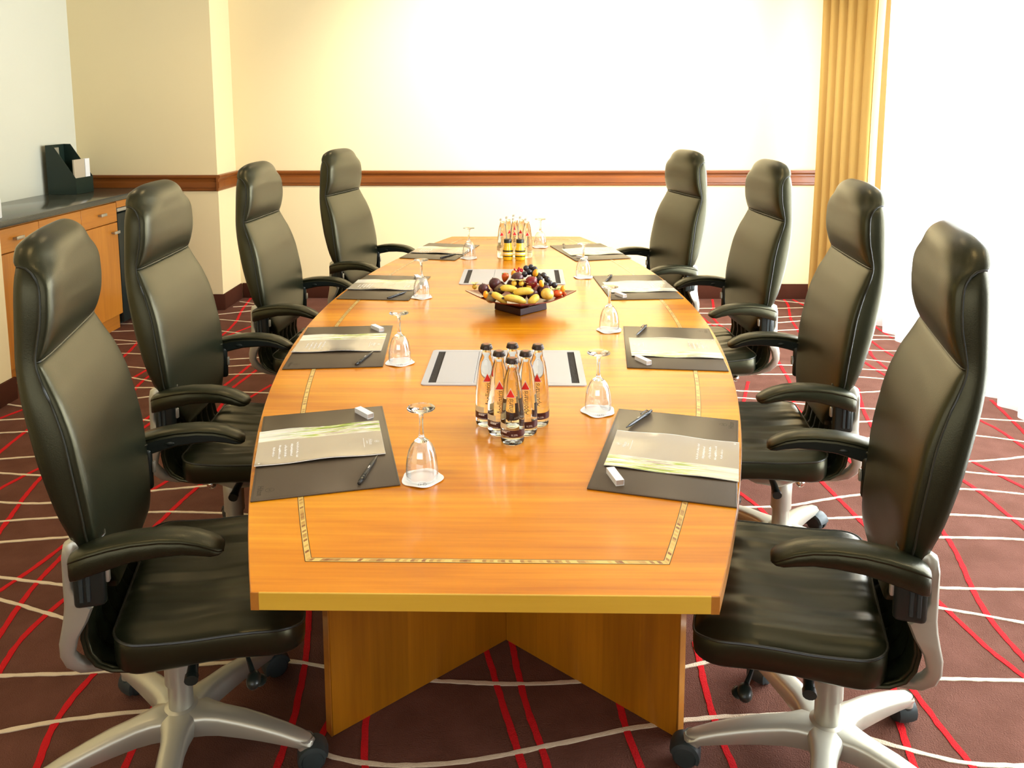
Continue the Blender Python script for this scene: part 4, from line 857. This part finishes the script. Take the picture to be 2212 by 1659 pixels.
def inst(name, me, parent=None, loc=None, rot=None, tags={}):
    o = bpy.data.objects.new(name, me); COL.objects.link(o)
    for k_, v_ in tags.items(): o[k_] = v_
    if parent is not None: o.parent = parent
    if loc: o.location = loc
    if rot: o.rotation_euler = rot
    return o
PL = ['nearest on the left side', 'second on the left side', 'third on the left side', 'farthest on the left side',
      'nearest on the right side', 'second on the right side', 'third on the right side', 'farthest on the right side']
for i, (X, Y, a, right) in enumerate(MATS):
    rz = a + (pi/2 if right else -pi/2)
    def W(x, y): return (X + x*cos(rz) - y*sin(rz), Y + x*sin(rz) + y*cos(rz))
    z0 = TZ + .0006
    p = inst('desk_pad', pad_me, None, (X, Y, z0), (0, 0, rz)); tag(p, 'brown leather desk pad on the table, ' + PL[i], 'desk pad', 'desk pads on the table')
    inst('stitching', stitch_me, p, tags={'kind': 'stuff'}); inst('embossed_mark', mark_me, p)
    jx, jy, jr = [(0, 0, 0), (.004, .002, -.02), (-.003, -.004, .03), (.012, .006, .06), (0, 0, 0), (-.002, .002, .015), (.003, -.003, .02), (.008, -.004, -.05)][i]
    lx, ly = W(jx, jy)
    lf = empty('leaflet', 'leaflet with green photo strip on the desk pad ' + PL[i], 'leaflet', (lx, ly, z0), rz+jr, 'leaflets on the desk pads')
    for n, me in (('inner_page', back_me), ('cover', leaf_me), ('cover_photo', strip_me), ('printed_lettering', print_me)): inst(n, me, lf, tags={'kind': 'stuff'} if n == 'printed_lettering' else {})
    px, py = W(.151+.006*(i % 3), .0895); ang = math.atan2(.066-.113, .214-.088)
    pn = empty('pen', 'black ballpoint pen lying on the desk pad ' + PL[i], 'pen', (px, py, z0+.0035+.0052), rz+ang + (0, .05, -.04, .06)[i % 4], 'pens on the desk pads')
    inst('barrel', pen_me, pn); inst('clip', clip_me, pn); inst('printed_logo', penp_me, pn)
    bx, by = W(-.174, .0995)
    bo = empty('slide_box', 'small white open-ended box on the desk pad ' + PL[i], 'box', (bx, by, z0+.0037), rz + rad(28) + (0, .1, -.1, .05)[i % 4], 'small white boxes on the desk pads')
    inst('sleeve', sl_me, bo); inst('inner_tray', in_me, bo)

# ------------------------------------------------------------------ glasses and coasters
GLASS = thin_glass('clear_glass', f0=.13)
COAST = mat('coaster_paper', (.93, .93, .93), .7)
GREYINK = mat('grey_ink', (.25, .25, .3), .6)
prof = [(.0335, 0), (.0342, .006), (.0345, .018), (.0335, .034), (.0315, .048), (.028, .062), (.0225, .074), (.015, .083), (.0085, .088), (.0062, .092), (.0050, .100), (.0042, .115), (.0042, .128), (.0048, .138), (.0065, .145), (.012, .1495), (.022, .1515), (.0295, .1530), (.0298, .1545)]
inner = [(.0330, 0), (.0336, .006), (.0339, .018), (.0329, .034), (.0308, .048), (.0272, .062), (.0215, .073), (.014, .080), (.0055, .083), (.001, .0835)]
mb = MB(); mb.lathe([p for p in prof if p[1] <= .083], 40)
mb.lathe(inner, 40); mb.lathe([(.0330, 0), (.0335, 0)], 40); gl_me = mb.mesh('bowl', GLASS, 180)
SOLID = mat('solid_glass', (1, 1, 1), .0, .5, trans=1, ior=1.5)
mb = MB(); mb.lathe([(.001, .0837)] + [(r-.0001 if z < .0835 else r, z) for r, z in [(.015, .0832)] + [p for p in prof if p[1] > .084]] + [(.0290, .1552), (.015, .1562), (.001, .1565)], 40); stem_me = mb.mesh('stem_and_foot', SOLID, 180)
G = [(-.153, 1.633), (-.322, 2.41), (-.364, 3.255), (-.23, 4.103), (.254, 2.018), (.358, 2.773), (.327, 3.646), (.142, 4.431)]
GL = ['beside the near left desk pad, closest to the camera', 'beside the second desk pad on the left', 'beside the third desk pad on the left', 'beside the far left desk pad',
      'beside the near right desk pad', 'beside the second desk pad on the right', 'beside the third desk pad on the right', 'at the far right behind all the others']
for i, (x, y) in enumerate(G):
    # wavy paper coaster
    mb = MB(); n = 72; ph = i*.7 + .4; zt = TZ+.0008
    out = []
    for j in range(n):
        a = 2*pi*j/n; r = .0435 + .0022*cos(5*a+ph) + .0010*sin(3*a+ph*2); out.append((r*cos(a), r*sin(a)))
    wave = lambda a: .0022*(.5+.5*cos(4*a+ph))
    rings = []
    for s, zz in ((1, 0), (1, 1), (.82, .35), (.6, 0), (.02, 0)):
        q = []
        for j, (a, b) in enumerate(out):
            an = 2*pi*j/n; q.append((a*s, b*s, (0 if s == 1 and zz == 0 else .0012) + wave(an)*(1 if s == 1 else zz)))
        rings.append(q)
    mb.loft(rings, True, True)
    c = mb.build('coaster', COAST, None, 60); c.location = (x, y, zt); tag(c, 'white wavy paper coaster ' + GL[i].replace('closest to', 'the one nearest'), 'coaster', 'paper coasters under the glasses')
    t = MB(); emblem(t, 0, 0, .0085, .00135, .0008); e_ = t.build('printed_emblem', GREYINK, c); e_.location = (.004, -.030, .0006); e_.rotation_euler = (0, 0, .3)
    g = empty('wine_glass', 'upturned stemmed wine glass ' + GL[i], 'glass', (x, y, zt+.0026), 0, 'upturned wine glasses')
    inst('bowl', gl_me, g); inst('stem_and_foot', stem_me, g)

# ------------------------------------------------------------------ bottles
WATER = mat('water_bottle_glass', (.97, 1, .97), .01, .5, trans=1, ior=1.33)
CAPM = mat('crown_cap', (.045, .026, .018), .28, .6, metal=.4); CAP_GLARE = mat('crown_cap_glare', (.82, .80, .76), .3, .6, metal=.3)  # pale second cap colour paints in the overexposed reflection on the far caps
CAPTOP = mat('cap_print', (.36, .13, .07), .4)
REDT = mat('red_print', (.80, .02, .012), .35); TRI_L = mat('cream_print', (.86, .80, .66), .4)
MAROON = mat('label_maroon', (.055, .010, .012), .35); BLACKT = mat('black_print', (.012, .012, .014), .4); CREAML = mat('label_cream', (.72, .64, .45), .4)
BP = [(0, .0245), (.003, .0268), (.008, .0278), (.02, .028), (.075, .028), (.09, .0268), (.105, .0252), (.121, .0232), (.138, .0212), (.154, .0188), (.164, .0166), (.172, .0140), (.176, .0126), (.182, .0118), (.190, .0116), (.1915, .0128), (.1945, .0128), (.198, .0122), (.2005, .0120)]
def br(z): return smooth_interp(BP, z)[0]
mb = MB(); zz = [z for z, r in BP]; fine = sorted(set(zz + [.008 + .164*i/24 for i in range(25)]))
mb.lathe([(.001, 0)] + [(br(z), z) for z in fine] + [(.001, .2006)], 40); bo_me = mb.mesh('glass_body', WATER, 60)
mb = MB(); n = 21; rings = []
for r, z, amp in ((.0152, .1925, .0006), (.0150, .1945, .0005), (.0140, .1985, .0002), (.0136, .2005, 0), (.0128, .2030, 0), (.0105, .2040, 0)):
    rings.append([((r+amp*cos(n*2*pi*j/84))*cos(2*pi*j/84), (r+amp*cos(n*2*pi*j/84))*sin(2*pi*j/84), z) for j in range(84)])
mb.loft(rings, True, True); cap_me = mb.mesh('crown_cap', CAPM, 50)
cap2_me = cap_me.copy(); cap2_me.materials.clear(); cap2_me.materials.append(CAP_GLARE)
mb = MB(); mb.lathe([(.001, .20425), (.0075, .20425)], 20); capt_me = mb.mesh('cap_print', CAPTOP)
def wrap(mb, pts2, faces, off=.0005, mi=0):
    # pts2: (s around, z); s in metres along the surface, 0 = facing -y
    vs = []
    for s_, z in pts2:
        r = br(z)+off; a = -pi/2 + s_/.024; vs.append((r*cos(a), r*sin(a), z))
    mb.add(vs, faces, mi, False)
def band(name, z0, z1, m, a0=-pi, a1=pi, off=.0004, nz=1):
    mb = MB(); n = 48; rings = []
    for k in range(nz+1):
        z = z0+(z1-z0)*k/nz; rings.append([((br(z)+off)*cos(-pi/2+a0+(a1-a0)*j/n), (br(z)+off)*sin(-pi/2+a0+(a1-a0)*j/n), z) for j in range(n+1)])
    mb.loft(rings, False, False); return mb.mesh(name, m)
lab_me = band('label_band', .0205, .0375, MAROON, rad(-125), rad(125)); labc_me = band('label_band_pale', .038, .0520, CREAML, rad(-115), rad(-20))
# red triangle with thin outline, subdivided so that it follows the shoulder
def tri(z0, z1, hw_, off):
    mb = MB(); N_ = 10; rows = []
    pts = []; fs = []
    for k in range(N_+1):
        z = z0+(z1-z0)*k/N_; h = hw_*(1-k/N_)
        for j in range(7): pts.append((-h+2*h*j/6, z))
    for k in range(N_):
        for j in range(6): fs.append((k*7+j, k*7+j+1, (k+1)*7+j+1, (k+1)*7+j))
    wrap(mb, pts, fs, off); return mb
tri_me = tri(.1165, .1350, .0098, .0009).mesh('red_triangle', REDT); tri2_me = tri(.1152, .1385, .0118, .0005)
tri2_me = tri2_me.mesh('triangle_outline', TRI_L)
vs, fs = text_mesh('Apollinaris', .0190, .25, 3)
mb = MB(); wrap(mb, [(-v.y*.9 + .001, v.x*.70 + .084) for v in vs], fs, .0007); ap_me = mb.mesh('lettering', BLACKT)
vs, fs = text_mesh('0,25L', .0062, 0, 2)
mb = MB(); wrap(mb, [(v.x+.009, v.y+.0262) for v in vs], fs, .0008)
random.seed(5)
for (s0, s1, z, h) in ((-.021, -.001, .0352, .0008), (-.019, -.004, .0335, .0008), (-.021, -.009, .0300, .0036), (-.022, -.003, .0226, .0008)):
    s_ = s0
    while s_ < s1:
        wd = random.uniform(.0006, .0016); wrap(mb, [(s_, z), (s_+wd, z), (s_+wd, z+h), (s_, z+h)], [(0, 1, 2, 3)], .0008); s_ += wd+.0005
small_me = mb.mesh('small_print', INK)
BT = [(.036, 1.828, 10, 'front bottle of the near cluster of mineral water bottles'), (.003, 1.881, -4, 'mineral water bottle left in the second row of the near cluster'), (.067, 1.881, 2, 'mineral water bottle right in the second row of the near cluster'),
      (-.030, 1.936, -8, 'mineral water bottle at the rear left corner of the near cluster'), (.097, 1.936, 6, 'mineral water bottle at the rear right corner of the near cluster'), (.034, 1.945, 40, 'mineral water bottle in the middle of the rear row of the near cluster'),
      (-.058, 4.132, -5, 'water bottle with glare-whitened cap at the left front of the far cluster behind the fruit'), (.069, 4.132, 5, 'water bottle with glare-whitened cap at the right front of the far cluster behind the fruit'), (.005, 4.15, 0, 'water bottle with glare-whitened cap in the centre of the far cluster'),
      (-.030, 4.205, 20, 'water bottle with glare-whitened cap left in the second row of the far cluster'), (.041, 4.205, -15, 'water bottle with glare-whitened cap right in the second row of the far cluster'), (.005, 4.275, 0, 'rearmost water bottle with glare-whitened cap of the far cluster')]
for i, (x, y, a, lab) in enumerate(BT):
    e = empty('water_bottle', lab, 'bottle', (x, y, TZ+.0007), rad(-a if i < 6 else a), 'near cluster of water bottles' if i < 6 else 'far cluster of water bottles')
    inst('glass_body', bo_me, e); inst('crown_cap', cap_me if i < 6 else cap2_me, e)
    if i < 6: inst('cap_print', capt_me, e)
    inst('label_band', lab_me, e) if i < 6 else inst('label_band_pale', labc_me, e)
    inst('label_band_pale', labc_me, e) if i < 6 else None
    inst('triangle_outline', tri2_me, e); inst('red_triangle', tri_me, e)
    inst('lettering', ap_me, e)
    if i < 6: inst('small_print', small_me, e, tags={'kind': 'stuff'})
JUICE = mat('yellow_juice', (.90, .62, .02), .12, .5, coat=1); JB = mat('juice_black', (.02, .02, .015), .3)
JP = [(.001, 0), (.0235, .0005), (.026, .006), (.026, .045), (.0255, .052), (.0215, .066), (.020, .078), (.0195, .094), (.018, .097), (.012, .100), (.001, .1005)]
mb = MB(); mb.lathe(JP, 36); jb_me = mb.mesh('body', JUICE, 60)
mb = MB(); mb.lathe([(.0195, .088), (.0202, .0885), (.0202, .105), (.019, .1062), (.001, .1064)], 30); jc_me = mb.mesh('cap', JB, 50)
def jband(z0, z1, dip, m, name):
    mb = MB(); n = 40
    mb.loft([[(.0263*cos(2*pi*j/n), .0263*sin(2*pi*j/n), z + dip*cos(2*pi*j/n+pi/2)) for j in range(n+1)] for z in (z0, z1)], False, False); return mb.mesh(name, m)
j1 = jband(.0425, .050, .0015, JB, 'label_stripe'); j2 = jband(.0165, .0215, .002, JB, 'label_stripe'); j3 = jband(.0285, .037, .002, mat('juice_label_white', (.9, .86, .6), .4), 'label_white')
for k, (x, y) in enumerate(((-.029, 4.068), (.034, 4.064))):
    e = empty('juice_bottle', ('left' if k == 0 else 'right') + ' one of two small yellow juice bottles before the far water bottles', 'bottle', (x, y, TZ+.0007), 0, 'small yellow juice bottles')
    for n, me in (('body', jb_me), ('cap', jc_me), ('label_stripe', j1), ('label_stripe', j2), ('label_white', j3)): inst(n, me, e)

# ------------------------------------------------------------------ fruit bowl
AMBER = mat('amber_glass', (.22, .030, .014), .12, .4, coat=.15); AMBER.node_tree.nodes['Principled BSDF'].inputs['Transmission Weight'].default_value = .3
DAMB = mat('dark_amber_glass', (.04, .008, .004), .1, .2)
bx, by, bz = .045, 3.062, TZ+.0006
bw = empty('fruit_bowl', 'square amber glass fruit bowl with upturned corners in the middle of the table', 'bowl', (bx, by, bz), pi/4)
mb = MB(); N_ = 22; H = .152
def bz_(u, v):
    m = max(abs(u), abs(v)); c = min(abs(u), abs(v)); return .032 + .026*m**1.6 + .018*(m*c)**1.5
top = [[((u*H), v*H, bz_(u, v)) for u in [(-1+2*i/N_) for i in range(N_+1)]] for v in [(-1+2*j/N_) for j in range(N_+1)]]
n = N_+1; vs = [p for r in top for p in r] + [(x*.992, y*.992, z-.0045) for r in top for x, y, z in r]
fs = []
for j in range(N_):
    for i in range(N_):
        fs.append((j*n+i, j*n+i+1, (j+1)*n+i+1, (j+1)*n+i)); o2 = n*n; fs.append((o2+j*n+i, o2+(j+1)*n+i, o2+(j+1)*n+i+1, o2+j*n+i+1))
edge = [i for i in range(n)] + [k*n+n-1 for k in range(1, n)] + [(n-1)*n+i for i in range(n-2, -1, -1)] + [k*n for k in range(n-2, 0, -1)]
for k in range(len(edge)): a, b = edge[k], edge[(k+1) % len(edge)]; fs.append((a, b, n*n+b, n*n+a))
mb.add(vs, fs, 0, True); mb.build('dish', AMBER, bw, 50)
mb = MB(); s = .070
mb.loft([[(x*k, y*k, z) for x, y in ((-s, -s), (s, -s), (s, s), (-s, s))] for k, z in ((1, 0), (1.02, .003), (1.0, .026), (.8, .0335))], True, True, 0, False); mb.build('foot', DAMB, bw)

def fruitmat(n, c, c2, r=.35, sc=6, coat=.2): return mat(n, c, r, .5, vary=(sc*8, c2, (1, 1, 1)), coat=coat)
FB = fruitmat('banana_skin', (.80, .52, .05), (.90, .66, .12)); FT = mat('banana_tip', (.06, .045, .03), .6)
FP = fruitmat('passion_skin', (.05, .012, .016), (.10, .02, .02)); FK = fruitmat('kumquat_skin', (.86, .33, .01), (.92, .42, .02), .3)
FPL = fruitmat('plum_skin', (.26, .010, .012), (.14, .012, .015), .3); FM = fruitmat('mango_skin', (.80, .50, .04), (.88, .68, .22), .35); FS = fruitmat('strawberry_skin', (.75, .05, .01), (.80, .16, .02), .3)
FKI = fruitmat('kiwi_skin', (.20, .12, .06), (.28, .19, .10), .8); FFI = fruitmat('fig_skin', (.24, .21, .09), (.32, .27, .14), .6); FG = fruitmat('grape_skin', (.012, .012, .016), (.04, .030, .035), .3)
FPH = fruitmat('physalis_skin', (.85, .50, .02), (.88, .60, .08), .3); HUSK = mat('husk', (.68, .58, .26), .7); GRN = mat('leaf_green', (.14, .30, .03), .6); FC = fruitmat('currant_skin', (.50, .008, .02), (.62, .02, .03), .2); STEM = mat('fruit_stem', (.10, .07, .03), .7)
FRUIT = [('banana', .001, 3.01, .836, .034, .0122, -8), ('banana', .056, 2.99, .83, .038, .0132, 5), ('banana', -.036, 2.965, .812, .034, .0122, -35), ('banana', .024, 2.955, .809, .042, .0132, -12), ('banana', .096, 2.965, .805, .026, .0135, 30),
 ('mango', .146, 2.99, .819, .0215, 0, 0), ('passion_fruit', -.097, 3.03, .83, .0185, 0, 0), ('passion_fruit', -.054, 3.05, .845, .0215, 0, 0), ('passion_fruit', .032, 3.06, .863, .0225, 0, 0),
 ('kumquat', -.086, 2.975, .82, .0105, 0, 0), ('kumquat', .102, 3.08, .88, .0115, 0, 0), ('kumquat', .124, 3.02, .852, .0105, 0, 0), ('kumquat', .018, 3.1, .871, .0115, 0, 0), ('kumquat', .207, 3.06, .822, .010, 0, 0),
 ('plum', .086, 3.04, .853, .0215, 0, 0), ('strawberry', -.016, 3.09, .86, .016, 0, 0), ('kiwi', -.035, 3.04, .829, .018, 0, 0), ('fig', -.066, 2.985, .808, .020, 0, 0), ('persimmon', .186, 3.05, .807, .017, 0, 0), ('strawberry', .213, 3.07, .797, .010, 0, 0),
 ('physalis', -.133, 3.06, .83, .009, 0, 0), ('physalis', .02, 3.03, .851, .010, 0, 0), ('physalis', .048, 3.03, .85, .010, 0, 0), ('physalis', .078, 3.03, .839, .010, 0, 0),
 ('plum', .02, 3.10, .825, .028, 0, 0), ('plum', .078, 3.10, .826, .022, 0, 0), ('plum', .04, 3.02, .81, .026, 0, 0), ('plum', .135, 3.05, .815, .026, 0, 0), ('plum', -.04, 3.09, .82, .025, 0, 0), ('plum', .09, 3.01, .812, .02, 0, 0), ('plum', -.09, 3.06, .81, .016, 0, 0)]
FL = ['yellow baby banana lying on top left of the banana group', 'yellow baby banana lying on top right of the banana group', 'yellow baby banana slanting down at the lower left of the group', 'long yellow baby banana along the front rim of the bowl', 'short yellow baby banana pointing at the camera, rightmost of the group',
 'yellow mango at the right front of the fruit bowl', 'dark passion fruit at the left edge of the pile', 'large purple passion fruit behind the left kumquat', 'purple passion fruit at the middle top of the pile',
 'orange kumquat at the left front above the rim', 'orange kumquat near the top, below the grapes', 'yellow-orange kumquat right of the red plum', 'yellow kumquat tucked under the redcurrants', 'yellow kumquat at the right end of the bowl',
 'shiny red plum right of the passion fruit', 'orange-red strawberry with green leaves at the top left', 'brown kiwi behind the left bananas', 'grey-green fig at the lower left of the pile', 'orange-red persimmon at the right end by the mango', 'small red strawberry at the right rim of the bowl',
 'yellow physalis with pale husk at the left corner of the bowl', 'physalis in a pale husk behind the top left banana', 'physalis in a pale husk above the top right banana', 'physalis in a pale husk left of the mango',
 'dark plum buried under the redcurrants', 'dark plum buried under the grapes', 'dark plum buried behind the bananas', 'dark plum buried behind the mango', 'dark plum buried under the strawberry', 'dark plum between the bananas and the mango', 'dark plum buried at the left of the pile']
for (k, x, y, z, r, r2, a), lab in zip(FRUIT, FL):
    r *= 1.1 if k != 'banana' else 1; r2 *= 1.12
    e = empty(k, lab, 'fruit', (x, y, z), 0, 'fruit in the amber bowl')
    if k == 'banana':
        mb = MB(); pts = []; rs = []
        for i in range(13):
            t = -1+2*i/12; pts.append((r*t*cos(rad(a)), -.3*abs(r*t) if 0 else 0, r*t*sin(rad(a)) - .006*(t*t))); rs.append(max(.0035, r2*(1-abs(t)**3.2)**.5 if abs(t) < .98 else .0045))
        if lab.startswith('short'): pts = [(p[0]*.8, p[0]*.5, p[2]) for p in pts]
        mb.tube(pts, rs, 12); mb.build('skin', FB, e)
        p0 = Vector(pts[0]); d = (p0-Vector(pts[1])).normalized(); d = (d + Vector((0, -.6, 0))).normalized()
        mb = MB(); mb.tube([p0 + Vector((.003, -.002, 0)), p0 + d*.005, p0 + d*.0075], [.0042, .0036, .0034], 10); mb.build('tip', FT, e)
    elif k == 'physalis':
        mb = MB(); mb.ell((0, 0, 0), r, r, r, 14, 10); mb.build('berry', FPH, e)
        for q in range(5):
            an = 2*pi*q/5 + x*40; mb = MB(); R = Matrix.Rotation(an, 4, 'Z') @ Matrix.Rotation(rad(-35), 4, 'Y')
            vs = [R @ Vector(p) for p in ((.004, -.004, .006), (.004, .004, .006), (.014, .008, .007), (.014, -.008, .007), (.024, .003, .002), (.024, -.003, .002), (.029, 0, -.002))]
            mb.add(vs, [(0, 1, 2, 3), (3, 2, 4, 5), (5, 4, 6)], 0, True); mb.build('husk', HUSK, e)
    else:
        m, sx, sy, sz = {'mango': (FM, 1.05, 1, .95), 'passion_fruit': (FP, 1, 1, .97), 'kumquat': (FK, .85, .9, 1.25), 'plum': (FPL, 1, 1, 1.05), 'strawberry': (FS, 1, 1, 1.1), 'kiwi': (FKI, 1.15, .95, .9), 'fig': (FFI, 1.05, 1, .95), 'persimmon': (FS, 1.05, 1, .85)}[k]
        if lab.startswith('dark plum'): m = FP
        M = Matrix.Rotation(rad((x*900) % 50 - 25), 4, 'Y'); fn = None
        if k == 'plum': fn = lambda p, r=r: Vector((p.x, p.y*(1 - .12*math.exp(-(p.x/(.25*r))**2) if p.y < 0 else 1), p.z - .25*r*math.exp(-((p.x**2+p.y**2)/(.3*r)**2)) if p.z > 0 else p.z))
        if k == 'strawberry': fn = lambda p, r=r: Vector((p.x*(.75+.3*p.z/r), p.y*(.75+.3*p.z/r), p.z))
        if k == 'fig': fn = lambda p, r=r: Vector((p.x*(1-.3*max(0, p.z/r)), p.y*(1-.3*max(0, p.z/r)), p.z*1.1))
        mb = MB(); mb.ell((0, 0, 0), r*sx, r*sy, r*sz, 20, 14, M, 0, fn); mb.build('flesh', m, e)
        if k in ('strawberry', 'persimmon'):
            for q in range(5):
                R = Matrix.Rotation(2*pi*q/5, 4, 'Z'); mb = MB()
                mb.add([R @ Vector(p) for p in ((0, 0, r*1.0), (r*.5, -r*.22, r*1.02), (r*.95, 0, r*.80), (r*.5, r*.22, r*1.02))], [(0, 1, 2, 3)], 0, True); mb.build('leaf', GRN, e)
        elif k not in ('kumquat', 'kiwi'):
            tp = M @ Vector((0, 0, r*sz*(.85 if k == 'plum' else .98)))
            mb = MB(); mb.tube([tp, tp + Vector((.001, 0, .004))], [.0014, .001], 8); mb.build('stem', STEM, e)
GR = [(.066, 3.12, .891), (.085, 3.13, .893), (.1, 3.12, .887), (.0775, 3.105, .879), (.060, 3.09, .873), (.119, 3.06, .862), (.134, 3.09, .869), (.148, 3.08, .856), (.158, 3.07, .842), (.176, 3.07, .835), (.142, 3.055, .838), (.095, 3.105, .873), (.115, 3.1, .866), (.118, 3.085, .848)]
gb = empty('grape_bunch', 'bunch of dark grapes running over the right top of the fruit pile', 'fruit', (.11, 3.09, .86), 0, 'fruit in the amber bowl')
for (x, y, z) in GR:
    mb = MB(); mb.ell((x-.11, y-3.09, z-.86), .0118, .0118, .0122, 16, 10); mb.build('grape', FG, gb)
mb = MB(); mb.tube([(x-.11, y-3.09, z-.862) for x, y, z in sorted(GR)], .0012, 6); mb.build('stem', STEM, gb)
cb = empty('redcurrants', 'cluster of redcurrants on top of the fruit pile', 'fruit', (.034, 3.11, .884), 0, 'fruit in the amber bowl')
random.seed(11)
for i in range(30):
    a = random.uniform(0, 2*pi); q = random.uniform(0, 1)**.5; x = .0175*q*cos(a); z = .0115*q*sin(a)
    mb = MB(); mb.ell((x, -.006*sqrt(max(0, 1-q*q)) + random.uniform(-.004, .004), z), .0037, .0037, .0037, 10, 6); mb.build('berry', FC, cb)
mb = MB(); mb.tube([(-.015, .002, -.004), (0, 0, 0), (.014, .002, .006)], .001, 6); mb.build('stem', STEM, cb)
